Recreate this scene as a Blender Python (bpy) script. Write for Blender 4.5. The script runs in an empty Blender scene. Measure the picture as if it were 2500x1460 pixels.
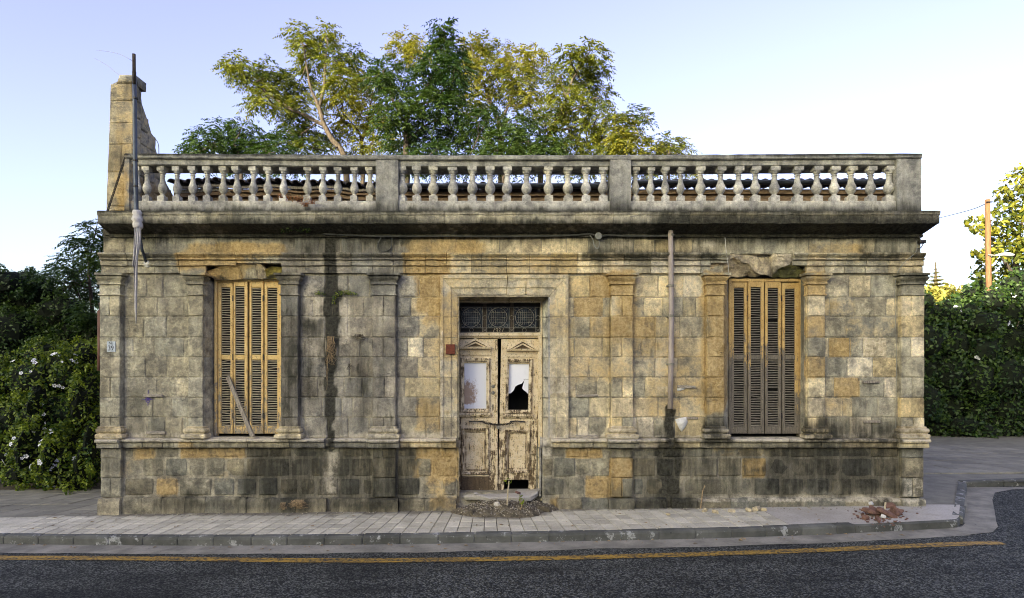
import bpy, math, random
import numpy as np
from mathutils import Vector, noise

random.seed(7)
rng = np.random.default_rng(7)
R = math.radians
scene = bpy.context.scene
col = scene.collection

# ------------------------------------------------------------------ measures
S = 148.0        # photograph pixels per metre on the facade plane (y = 0)
CAM_D = 10.0     # camera distance from the facade
EYE = 2.23       # eye height
HY = 920.0       # photograph row of the horizon


def P(px, py, y=0.0):
    """point at depth y that the surveyed photograph position (px, py) belongs to"""
    t = 1 + y / CAM_D
    return Vector(((px - 1250) / S * t, y, EYE + (HY - py) / S * t))


def X(px, y=0.0):
    return (px - 1250) / S * (1 + y / CAM_D)


def Z(py, y=0.0):
    return EYE + (HY - py) / S * (1 + y / CAM_D)


# ------------------------------------------------------------------ camera, sky, sun
cam_d = bpy.data.cameras.new('camera')
cam = bpy.data.objects.new('camera', cam_d)
col.objects.link(cam)
cam.location = (0, -CAM_D, EYE)
cam.rotation_euler = (R(90), 0, 0)
cam_d.sensor_width = 36
cam_d.lens = 36 * S * CAM_D / 2500
cam_d.shift_y = (HY - 730) / 2500
cam_d.clip_end = 2000
scene.camera = cam

SUN_AZ, SUN_EL = -148.0, 11.5        # degrees; azimuth clockwise from +Y
world = bpy.data.worlds.new('World')
scene.world = world
world.use_nodes = True
wn = world.node_tree
wn.nodes.clear()
sky = wn.nodes.new('ShaderNodeTexSky')
sky.sky_type = 'NISHITA'
sky.sun_disc = False
sky.sun_elevation = R(SUN_EL)
sky.sun_rotation = R(SUN_AZ)
sky.altitude = 0
sky.air_density = 1.0
sky.dust_density = 3.0
sky.ozone_density = 2.5
bg = wn.nodes.new('ShaderNodeBackground')
bg.inputs['Strength'].default_value = 0.15
wo = wn.nodes.new('ShaderNodeOutputWorld')
hz = wn.nodes.new('ShaderNodeHueSaturation')      # hue trim of the whole sky
hz.inputs['Saturation'].default_value = 0.90
hz.inputs['Hue'].default_value = 0.543
wn.links.new(sky.outputs[0], hz.inputs['Color'])
wt = wn.nodes.new('ShaderNodeMixRGB')              # the photograph is balanced for shade: the whole sky a little warmer
wt.blend_type = 'MULTIPLY'
wt.inputs[0].default_value = 1.0
wt.inputs[2].default_value = (1.05, 1.02, 0.90, 1)
wn.links.new(hz.outputs[0], wt.inputs[1])
wn.links.new(wt.outputs[0], bg.inputs[0])
wn.links.new(bg.outputs[0], wo.inputs[0])

sun_d = bpy.data.lights.new('sun', 'SUN')
sun_d.energy = 4.5
sun_d.angle = R(0.5)
sun_d.color = (1.0, 0.90, 0.70)
sun = bpy.data.objects.new('sun', sun_d)
col.objects.link(sun)
_sd = Vector((math.sin(R(SUN_AZ)) * math.cos(R(SUN_EL)), math.cos(R(SUN_AZ)) * math.cos(R(SUN_EL)), math.sin(R(SUN_EL))))
sun.rotation_euler = _sd.to_track_quat('Z', 'Y').to_euler()
sun.location = (-20, -40, 20)

scene.view_settings.view_transform = 'Standard'
scene.view_settings.look = 'None'
scene.view_settings.gamma = 1
scene.view_settings.use_curve_mapping = False
scene.view_settings.exposure = 2.15
scene.cycles.filter_width = 1.05
scene.cycles.max_bounces = 8
scene.cycles.transparent_max_bounces = 12

# ------------------------------------------------------------------ material helpers


class NT:
    def __init__(s, name):
        s.mat = bpy.data.materials.new(name)
        s.mat.use_nodes = True
        s.nt = s.mat.node_tree
        s.nt.nodes.clear()
        s.out = s.nt.nodes.new('ShaderNodeOutputMaterial')

    def n(s, typ, ins=None, **kw):
        nd = s.nt.nodes.new('ShaderNode' + typ)
        for k, v in kw.items():
            setattr(nd, k, v)
        for k, v in (ins or {}).items():
            sk = nd.inputs[k]
            if isinstance(v, bpy.types.NodeSocket):
                s.nt.links.new(v, sk)
            else:
                if sk.type == 'RGBA' and len(v) == 3:
                    v = (*v, 1)
                sk.default_value = v
        return nd

    def pos(s, scale=(1, 1, 1), obj=False):
        src = s.n('TexCoord').outputs['Object'] if obj else s.n('NewGeometry').outputs['Position']
        return s.n('Mapping', {'Vector': src, 'Scale': scale}).outputs[0]

    def noise(s, vec, scale, detail=4, rough=0.6):
        return s.n('TexNoise', {'Vector': vec, 'Scale': scale, 'Detail': detail, 'Roughness': rough}).outputs['Fac']

    def math(s, op, a, b=0.0, c=None):
        d = {0: a, 1: b}
        if c is not None:
            d[2] = c
        return s.n('Math', d, operation=op).outputs[0]

    def rng(s, v, a, b, lo=0.0, hi=1.0, smooth=True):
        return s.n('MapRange', {'Value': v, 'From Min': a, 'From Max': b, 'To Min': lo, 'To Max': hi},
                   interpolation_type='SMOOTHSTEP' if smooth else 'LINEAR').outputs[0]

    def mix(s, f, a, b, mode='MIX'):
        return s.n('MixRGB', {'Fac': f, 'Color1': a, 'Color2': b}, blend_type=mode).outputs[0]

    def attr(s, name):
        return s.n('Attribute', attribute_name=name).outputs['Fac']

    def bump(s, h, strength=0.5, dist=0.01):
        return s.n('Bump', {'Height': h, 'Strength': strength, 'Distance': dist}).outputs[0]

    def princ(s, colr, rough=0.85, normal=None, spec=0.3, metal=0.0, **kw):
        d = {'Base Color': colr, 'Roughness': rough, 'Specular IOR Level': spec, 'Metallic': metal}
        if normal is not None:
            d['Normal'] = normal
        d.update(kw)
        b = s.n('BsdfPrincipled', d)
        s.nt.links.new(b.outputs[0], s.out.inputs[0])
        return s.mat


def stone_material(name, use_obj=True, base=(0.3, 0.27, 0.2), bumpd=0.03, grain=1.0, soil=.93):
    m = NT(name)
    p = m.pos()
    n1 = m.noise(p, 0.9, 4)
    n2 = m.noise(p, 4.6, 6, 0.64)
    n3 = m.noise(p, 21 * grain, 4, 0.75)
    n4 = m.noise(m.pos((1.6, 1.6, .55)), 3.2, 6, 0.7)      # streaks running down the wall
    n5 = m.noise(p, 70, 2, .6)
    n6 = m.noise(m.pos((9, 9, .45)), 1.6, 5, .7)      # thin drips
    vor = m.n('TexVoronoi', {'Vector': p, 'Scale': 15.0}).outputs['Distance']
    pit = m.rng(m.math('ADD', vor, m.math('MULTIPLY', n2, 0.34)), 0.16, 0.27)
    b = m.n('ObjectInfo').outputs['Color'] if use_obj else base

    def mul(c, k):
        return m.mix(1.0, c, m.n('CombineColor', {0: k, 1: k, 2: k}).outputs[0], 'MULTIPLY')
    c = m.mix(1.0, b, m.n('CombineColor', {0: m.rng(n2, .28, .72, .66, 1.30), 1: m.rng(n2, .28, .72, .67, 1.29), 2: m.rng(n2, .28, .72, .71, 1.22)}).outputs[0], 'MULTIPLY')
    n7 = m.noise(p, 2.3, 5, .7)
    c = mul(c, m.rng(n7, .28, .72, .60, 1.30))
    c = mul(c, m.rng(n3, .22, .78, .70, 1.27))
    c = mul(c, m.rng(n5, .25, .75, .86, 1.14))
    w = m.math('SUBTRACT', n2, 0.5)
    w1 = m.math('SUBTRACT', n4, 0.5)
    w3 = m.math('SUBTRACT', n3, 0.5)
    w6 = m.math('SUBTRACT', n6, 0.5)
    oc = m.rng(m.math('ADD', m.attr('ochre'), m.math('ADD', m.math('MULTIPLY', w, 1.1), m.math('MULTIPLY', w3, .35))), .28, .68)
    occ = m.mix(m.rng(m.math('ADD', m.math('MULTIPLY', n3, .6), m.math('MULTIPLY', n2, .4)), .34, .66), (.28, .175, .055), (.60, .43, .19))
    c = m.mix(m.math('MULTIPLY', oc, .84), c, occ)
    li = m.rng(m.math('ADD', m.attr('lime_highlight'), m.math('ADD', m.math('MULTIPLY', w, 1.3), m.math('MULTIPLY', w3, .5))), .42, .75)
    c = m.mix(m.math('MULTIPLY', li, .70), c, mul((.62, .55, .42), m.rng(n3, .3, .7, .8, 1.15)))
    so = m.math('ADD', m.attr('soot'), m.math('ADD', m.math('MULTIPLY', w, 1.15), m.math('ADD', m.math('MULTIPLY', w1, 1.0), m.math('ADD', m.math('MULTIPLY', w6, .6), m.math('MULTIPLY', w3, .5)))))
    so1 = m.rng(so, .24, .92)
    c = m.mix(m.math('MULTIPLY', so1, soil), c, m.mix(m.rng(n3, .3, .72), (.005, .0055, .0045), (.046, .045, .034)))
    pt = m.rng(m.math('ADD', n1, m.math('ADD', m.math('MULTIPLY', w1, .9), m.math('MULTIPLY', w, .5))), .52, .82)
    c = m.mix(m.math('MULTIPLY', pt, .62), c, (.07, .068, .05))
    c = m.mix(m.math('MULTIPLY', m.math('SUBTRACT', 1.0, pit), .6), c, (.05, .045, .033))
    h = m.math('ADD', m.math('MULTIPLY', n3, .65), m.math('ADD', m.math('MULTIPLY', n2, .7), m.math('MULTIPLY', pit, .5)))
    return m.princ(c, .93, m.bump(h, 1.0, bumpd * 1.35), .12)


def simple(name, c, rough=.7, var=.25, scale=8, stretch=(1, 1, 1), bump=.0, metal=0, spec=.3, c2=None):
    m = NT(name)
    p = m.pos(stretch)
    n = m.noise(p, scale, 5, .65)
    c2 = c2 or tuple(x * (1 - 2 * var) for x in c)
    cc = m.mix(m.rng(n, .32, .68), c2, c)
    nm = m.bump(n, .5, bump) if bump else None
    return m.princ(cc, rough, nm, spec, metal)


def wood_paint(name, paint, wood, lo=.42, hi=.52, dirt=.5):
    """old paint flaking off greyed wood; attribute 'wear' pushes more paint off"""
    m = NT(name)
    pv = m.pos((14, 14, 1.6))
    p = m.pos()
    n1 = m.noise(pv, 3.2, 6, .7)
    n2 = m.noise(p, 9, 5, .7)
    n3 = m.noise(p, 45, 3, .6)
    wear = m.attr('wear')
    f = m.math('ADD', m.math('ADD', m.math('MULTIPLY', n1, .55), m.math('MULTIPLY', n2, .45)), wear)
    off = m.rng(f, lo + .12, hi + .12)
    pc = m.mix(m.rng(n2, .35, .75), paint, tuple(x * y for x, y in zip(paint, (.78, .70, .55))))
    wc = m.mix(m.rng(n1, .3, .7), tuple(x * .42 for x in wood), wood)
    c = m.mix(off, pc, wc)
    dk = m.rng(m.math('ADD', n3, m.math('MULTIPLY', n1, .6)), .86, 1.0)
    c = m.mix(m.math('MULTIPLY', dk, dirt), c, (.03, .025, .018))
    h = m.math('SUBTRACT', m.math('MULTIPLY', n1, .4), m.math('MULTIPLY', off, .5))
    return m.princ(c, m.rng(off, 0, 1, .55, .85), m.bump(h, .6, .006), .3)


def leaf_material(name, dark, light, trans=.35, tint=(1.0, .95, .35)):
    m = NT(name)
    t = m.attr('tone')
    c = m.mix(t, dark, light)
    d = m.n('BsdfPrincipled', {'Base Color': c, 'Roughness': .5, 'Specular IOR Level': .35})
    tr = m.n('BsdfTranslucent', {'Color': m.mix(1.0, c, (*tint, 1), 'MULTIPLY')})
    mx = m.n('MixShader', {0: trans, 1: d.outputs[0], 2: tr.outputs[0]})
    m.nt.links.new(mx.outputs[0], m.out.inputs[0])
    return m.mat


MAT = {}
MAT['stone'] = stone_material('facade_limestone')
MAT['mortar'] = stone_material('mortar_joint', False, (.34, .305, .222), .02, soil=.84)
MAT['render'] = stone_material('grey_cement_render', True, bumpd=.016)
MAT['shutter_yellow'] = wood_paint('ochre_shutter_paint', (.68, .48, .19), (.36, .31, .23), .475, .56, .65)
MAT['shutter_grey'] = wood_paint('weathered_shutter', (.50, .34, .13), (.215, .185, .142), .46, .56, .6)
MAT['door_paint'] = wood_paint('flaking_cream_paint', (.70, .585, .39), (.15, .105, .06), .46, .53, .8)
MAT['slat_pale'] = simple('pale_slat', (.50, .43, .30), .7, .15, 20)
MAT['slat_grey'] = simple('grey_slat', (.29, .255, .20), .8, .2, 20)
MAT['old_wood'] = simple('bare_grey_wood', (.36, .31, .24), .85, .3, 6, (12, 12, 2), .004)
MAT['strip_wood'] = simple('strip_wood', (.42, .37, .29), .85, .3, 6, (3, 12, 12), .003)
MAT['eave_wood'] = simple('eave_board', (.25, .165, .095), .85, .32, 4, (2, 12, 12), .006)
MAT['iron'] = simple('wrought_iron', (.27, .25, .20), .6, .25, 40, metal=.0)
MAT['dark_iron'] = simple('dark_iron', (.06, .055, .05), .5, .25, 30, metal=.6)
MAT['rust'] = simple('rusty_plate', (.17, .045, .022), .8, .25, 30, bump=.003)
MAT['pipe'] = simple('faded_pipe', (.40, .335, .29), .5, .16, 5, (6, 6, 1.2))
MAT['brown_pipe'] = simple('brown_pipe', (.16, .075, .055), .5, .2, 6)
MAT['steel_pole'] = simple('dark_steel_pole', (.085, .10, .125), .4, .25, 6, (4, 4, 1), metal=.3)
MAT['gutter'] = simple('metal_gutter', (.09, .10, .12), .35, .3, 5, (1, 4, 4), metal=.5)
MAT['cloth'] = simple('dirty_cloth', (.62, .58, .53), .9, .12, 25, bump=.006)
MAT['cable'] = simple('grey_cable', (.10, .10, .09), .6, .2, 10)
MAT['box_grey'] = simple('junction_box_plastic', (.30, .30, .27), .6, .2, 12)
MAT['plate'] = simple('number_plate_paint', (.50, .55, .58), .5, .1, 20)
MAT['ink'] = simple('black_ink', (.015, .015, .018), .6, .1, 10)
MAT['purple'] = simple('purple_spray', (.13, .09, .32), .8, .3, 40)
MAT['paper'] = simple('torn_paper', (.68, .66, .61), .85, .12, 14, bump=.004)
MAT['tile'] = simple('dark_roof_tile', (.10, .082, .07), .85, .35, 9, bump=.006)
MAT['terracotta'] = simple('broken_terracotta', (.215, .12, .085), .85, .25, 16, bump=.005)
MAT['chip'] = simple('pale_stone_chip', (.55, .46, .29), .9, .22, 22, bump=.006)
MAT['dark_room'] = simple('dark_interior', (.02, .019, .017), .95, .2, 4)  # near-black surfaces stand in for the unlit inside of the house
MAT['bark'] = simple('tree_bark', (.11, .085, .058), .9, .35, 7, (5, 5, 1), .012)
MAT['bark_dark'] = simple('dark_bark', (.075, .058, .042), .9, .3, 7, (5, 5, 1), .012)
MAT['utility_pole'] = simple('utility_pole_wood', (.22, .115, .05), .8, .25, 5, (9, 9, .7), .006)
MAT['dry'] = simple('dry_stems', (.42, .30, .16), .9, .3, 30)
MAT['dry_red'] = simple('dry_weed', (.40, .17, .07), .9, .3, 30)
MAT['leaf_tree'] = leaf_material('leaf_feathery', (.028, .06, .010), (.25, .26, .03), .42)
MAT['leaf_dark'] = leaf_material('leaf_dark_green', (.018, .045, .012), (.075, .115, .02), .35, (.9, 1, .35))  # darker copy of the leaf green, shade of the front crowns painted in
MAT['leaf_sun_yellow'] = leaf_material('leaf_painted_sun', (.055, .085, .013), (.31, .29, .033), .42)  # yellow of the sunlight painted into the leaf colour
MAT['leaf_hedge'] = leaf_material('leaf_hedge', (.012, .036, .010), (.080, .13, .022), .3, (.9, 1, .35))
MAT['leaf_hedge_bright'] = leaf_material('leaf_hedge_fresh', (.024, .07, .012), (.28, .34, .032), .35, (.95, 1, .35))  # brighter, yellower leaf tone
MAT['leaf_far'] = leaf_material('leaf_far', (.15, .15, .03), (.45, .41, .09), .4)
MAT['terrace'] = simple('pale_render', (.74, .69, .60), .9, .06, 1)  # wall of the added block, pale to bounce light
MAT['dryleaf'] = leaf_material('dry_leaf', (.30, .10, .03), (.55, .30, .12), .25)
MAT['petal'] = simple('white_petal', (.80, .80, .80), .7, .05, 10)

# ------------------------------------------------------------------ stains of the old stone, with some shade and highlights painted in (facade survey)
# each entry: left, top, right, bottom (photograph survey units on the facade), softness, strength
SOOT_SHADE = [
    (802, 560, 816, 705, (8, 20), 1.55), (799, 690, 822, 815, (11, 40), 1.5), (800, 815, 813, 1010, (9, 30), 1.5), (803, 1000, 811, 1100, (5, 10), 1.5), (786, 740, 800, 790, (14, 30), .5),
    (735, 672, 912, 1068, 34, .34), (690, 700, 728, 1068, (20, 50), .60), (918, 690, 964, 1040, (14, 40), .40), (738, 830, 786, 960, (30, 60), .55), (742, 700, 770, 760, (20, 30), .3),
    (975, 920, 1050, 1010, (40, 50), .36), (856, 870, 905, 1040, (28, 60), .50), (840, 760, 905, 800, (20, 20), .38), (738, 780, 785, 815, (14, 20), .7), (745, 870, 765, 910, (12, 30), .7), (858, 900, 880, 960, (12, 40), .6), (1380, 1110, 1400, 1160, (20, 30), .3),
    (700, 578, 975, 610, (30, 22), .62), (250, 572, 430, 600, (40, 30), .36), (1190, 570, 1420, 592, (30, 20), .45), (1430, 578, 1950, 606, (40, 26), .52), (2100, 578, 2250, 606, (30, 26), .46),
    (250, 560, 2260, 583, 12, .42),
    (700, 622, 980, 660, (20, 24), .36), (1425, 618, 1745, 634, (20, 10), .72), (1430, 640, 1730, 660, (30, 20), .30), (2095, 618, 2255, 634, (20, 9), .62), (700, 616, 980, 630, (20, 10), .55),
    (250, 618, 430, 636, (20, 14), .34),
    (610, 1100, 780, 1205, (40, 40), .76), (835, 1100, 1010, 1205, (30, 40), .74), (1550, 1096, 1850, 1200, (30, 50), .56), (1880, 1098, 2185, 1195, (40, 40), .78), (302, 1120, 560, 1205, (30, 40), .22), (1350, 1175, 1400, 1212, (20, 20), .5), (1450, 1190, 1480, 1212, 10, .4),
    (250, 1088, 2255, 1099, (9, 10), .55), (252, 1094, 300, 1130, (15, 40), .5), (300, 1180, 380, 1205, (30, 20), .3), (560, 1180, 620, 1210, (30, 20), .4),
    (390, 1216, 1010, 1258, (15, 12), .66), (1035, 1220, 1105, 1258, 15, .5), (1552, 1218, 1690, 1258, (30, 12), .75), (1365, 1220, 1550, 1250, 12, .42), (255, 1235, 400, 1256, 10, .45),
    (2150, 1226, 2190, 1238, 10, .7), (1710, 1228, 2190, 1250, 10, .32),
    (1631, 998, 1642, 1110, (9, 14), 1.5), (1623, 1090, 1649, 1256, (14, 10), 1.55), (1614, 1200, 1660, 1256, (20, 20), .9), (1606, 1096, 1618, 1160, (10, 40), 1.0), (1654, 1096, 1662, 1140, (9, 40), .95), (1612, 1040, 1624, 1066, (10, 24), .45),
    (2012, 1045, 2188, 1068, (14, 60), .72), (1717, 1045, 1768, 1068, (12, 55), .85), (1962, 1040, 2010, 1068, (12, 55), .8), (1548, 1052, 1715, 1068, (24, 40), .50),
    (305, 1045, 500, 1068, (25, 50), .38), (1768, 1040, 1786, 1068, (12, 60), .6), (1080, 1040, 1112, 1068, (14, 30), .35), (2060, 990, 2140, 1010, (40, 20), .3),
    (250, 1080, 2255, 1095, 5, .36), (235, 512, 2300, 529, 8, .85), (235, 530, 2300, 545, 6, .22), (235, 546, 2285, 580, 5, .80), (1600, 546, 2290, 580, 20, 1.05), (560, 548, 1000, 580, 20, .95),  # the cornice soffit entries mix staining with painted shade
    (300, 372, 2250, 380, 3, .85), (300, 506, 2250, 515, 6, .55), (310, 388, 2250, 402, 6, .28),
    (455, 664, 505, 690, 10, .45), (252, 664, 305, 690, 8, .45), (2185, 664, 2255, 690, 8, .60), (905, 664, 975, 690, 10, .65), (688, 664, 735, 690, 8, .55),
    (925, 395, 966, 505, 18, .42), (1494, 395, 1536, 505, 18, .40), (2194, 395, 2240, 505, 18, .44), (275, 175, 335, 240, 20, .5), (1885, 655, 1965, 682, 14, .7), (500, 678, 690, 686, 5, .7),
    (1770, 678, 1965, 686, 5, .7), (2090, 700, 2125, 720, 15, .3), (2010, 672, 2190, 684, (8, 16), .4), (1560, 672, 1720, 684, (14, 20), .38), (305, 672, 460, 680, (10, 14), .25),
    (1340, 1185, 1380, 1235, 15, .5), (1500, 980, 1540, 1040, (14, 30), .3), (1395, 985, 1480, 1040, (30, 40), .28), (1420, 840, 1470, 862, (20, 14), .3),
]
OCHRE = [
    (990, 588, 1180, 618, (20, 16), .55), (1010, 640, 1400, 664, (30, 20), .42), (1026, 690, 1075, 1050, (30, 40), .36), (1395, 690, 1715, 920, (40, 70), .34), (1080, 690, 1116, 1000, (10, 40), .38), (1348, 690, 1385, 900, (12, 40), .34), (450, 606, 640, 650, (40, 20), .5),
    (440, 624, 600, 650, 18, .72), (470, 600, 690, 622, 20, .62), (527, 592, 615, 620, 8, .75), (440, 648, 520, 662, 12, .62), (505, 645, 590, 675, 15, .55),
    (1000, 580, 1165, 622, 10, .62), (990, 622, 1092, 668, 8, .85), (1092, 622, 1408, 668, 14, .38), (1024, 676, 1078, 760, 10, .78),
    (1076, 720, 1116, 880, 10, .58), (1076, 672, 1390, 720, 12, .38), (1046, 726, 1078, 775, 6, .7),
    (1441, 672, 1490, 724, 6, .80), (1488, 664, 1545, 718, 10, .80), (1402, 728, 1470, 771, 6, .66), (1515, 724, 1545, 775, 5, .70), (1488, 775, 1545, 824, 6, .76), (1441, 776, 1490, 824, 6, .55),
    (1545, 775, 1600, 824, 6, .66), (1545, 824, 1650, 872, 25, .50), (1388, 880, 1540, 930, 25, .46), (1590, 870, 1720, 1010, 40, .46), (1488, 824, 1545, 872, 14, .35), (1345, 740, 1390, 830, 15, .42),
    (1715, 666, 1770, 780, 10, .72), (1722, 775, 1770, 1000, 10, .84), (1768, 680, 1785, 990, 6, .55),
    (1962, 664, 2010, 720, 10, .62), (1962, 775, 2010, 824, 6, .62), (1962, 872, 2010, 921, 6, .66), (2026, 730, 2086, 773, 8, .42), (2024, 826, 2075, 872, 6, .70), (2036, 922, 2097, 970, 6, .62),
    (2066, 776, 2190, 822, 15, .38), (1974, 582, 2081, 620, 8, .48), (2081, 590, 2110, 620, 12, .60), (2010, 970, 2070, 1010, 15, .42), (1960, 622, 2170, 640, 15, .30),
    (327, 1094, 381, 1117, 6, .66), (438, 1094, 482, 1117, 5, .70), (482, 1094, 598, 1117, 6, .62), (440, 1078, 482, 1090, 6, .6), (300, 1120, 346, 1164, 8, .36), (379, 1166, 436, 1210, 6, .60), (520, 1150, 590, 1180, 20, .3),
    (1016, 1094, 1116, 1117, 8, .72), (1054, 1117, 1116, 1170, 8, .70), (1040, 1164, 1090, 1205, 20, .42), (1000, 1130, 1020, 1165, 6, .5), (1020, 975, 1075, 1060, 12, .55),
    (1382, 1094, 1470, 1117, 5, .72), (1490, 1118, 1544, 1164, 4, .95), (1488, 1166, 1515, 1212, 6, .80), (1431, 1166, 1490, 1212, 8, .66), (1811, 1120, 1871, 1164, 5, .72), (1741, 1094, 1864, 1112, 10, .40),
    (1050, 1215, 1116, 1245, 14, .5), (255, 180, 335, 520, 20, .42), (270, 415, 310, 500, 10, .75), (1340, 1215, 1365, 1240, 8, .6),
    (1810, 440, 1830, 470, 6, .5), (905, 440, 915, 470, 6, .3),
]
LIME_HIGHLIGHT = [  # lime wash, with highlights painted on ledge tops and bases
    (782, 1105, 828, 1212, 12, .62), (1323, 920, 1392, 960, 14, .60), (1323, 1020, 1352, 1110, 10, .80), (1323, 800, 1345, 1000, 8, .45), (1560, 820, 1590, 850, 10, .35), (1600, 945, 1632, 955, 5, .6),
    (2098, 700, 2165, 824, 25, .38), (2107, 824, 2166, 872, 8, .55), (2060, 880, 2140, 960, 20, .36), (2195, 1155, 2252, 1240, 15, .5), (740, 680, 800, 780, 20, .46), (820, 690, 860, 840, 15, .46),
    (1075, 800, 1082, 1060, 4, .6), (250, 1036, 2255, 1072, 4, .15), (455, 1042, 505, 1068, 5, .5), (688, 1042, 735, 1068, 5, .5), (250, 1040, 305, 1066, 5, .48), (905, 1040, 975, 1066, 5, .45), (1480, 1040, 1555, 1066, 5, .5), (1712, 1050, 1770, 1068, 5, .42), (1955, 1050, 2015, 1068, 5, .45), (2180, 1038, 2255, 1066, 5, .62),
    (250, 1066, 1116, 1076, 3, .80), (1345, 1066, 2255, 1076, 3, .82), (238, 532, 2290, 544, 4, .42), (748, 690, 788, 775, (20, 20), .62), (828, 735, 852, 840, (12, 20), .62), (765, 850, 798, 950, (14, 30), .6), (830, 870, 850, 940, (10, 20), .45), (742, 800, 760, 860, 14, .5), (1470, 640, 1530, 664, 10, .5), (1395, 940, 1420, 962, 8, .6), (300, 488, 2250, 508, 6, .42), (430, 1160, 520, 1210, 12, .36), (1700, 1213, 2250, 1222, 4, .62), (1380, 1165, 1440, 1210, 20, .2),
    (250, 720, 500, 1000, 40, .12), (1883, 625, 1940, 665, 12, .45), (1400, 775, 1441, 824, 8, .40), (1655, 770, 1722, 824, 8, .42), (750, 860, 800, 960, 14, .42), (1500, 1100, 1540, 1117, 6, .2),
]


def field(lst, px, py):
    out = np.zeros_like(px)
    for x0, y0, x1, y1, sft, val in lst:
        sx, sy = sft if isinstance(sft, tuple) else (sft, sft)
        dx = np.maximum(np.maximum(x0 - px, px - x1), 0) / sx
        dy = np.maximum(np.maximum(y0 - py, py - y1), 0) / sy
        d = np.clip(1 - np.hypot(dx, dy), 0, 1)
        out = np.maximum(out, val * d * d * (3 - 2 * d))
    return out


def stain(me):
    """write the stain, painted shade and highlight strengths of the facade survey to a stone's vertices"""
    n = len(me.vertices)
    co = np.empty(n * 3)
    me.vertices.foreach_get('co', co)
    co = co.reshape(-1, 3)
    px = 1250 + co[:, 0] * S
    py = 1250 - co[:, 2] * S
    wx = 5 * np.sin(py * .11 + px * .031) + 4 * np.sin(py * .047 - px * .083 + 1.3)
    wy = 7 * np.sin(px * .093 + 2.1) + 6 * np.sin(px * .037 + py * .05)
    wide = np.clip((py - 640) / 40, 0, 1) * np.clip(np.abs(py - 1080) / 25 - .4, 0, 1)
    for nm, lst in (('soot', SOOT_SHADE), ('ochre', OCHRE), ('lime_highlight', LIME_HIGHLIGHT)):
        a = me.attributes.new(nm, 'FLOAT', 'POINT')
        a.data.foreach_set('value', field(lst, px + (wx * wide * np.where((np.abs(px - 808) < 40) | (np.abs(px - 1636) < 45), .35, 1) if nm == 'soot' else 0), py + (wy * wide * .8 if nm == 'soot' else 0)).astype(np.float32))


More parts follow.
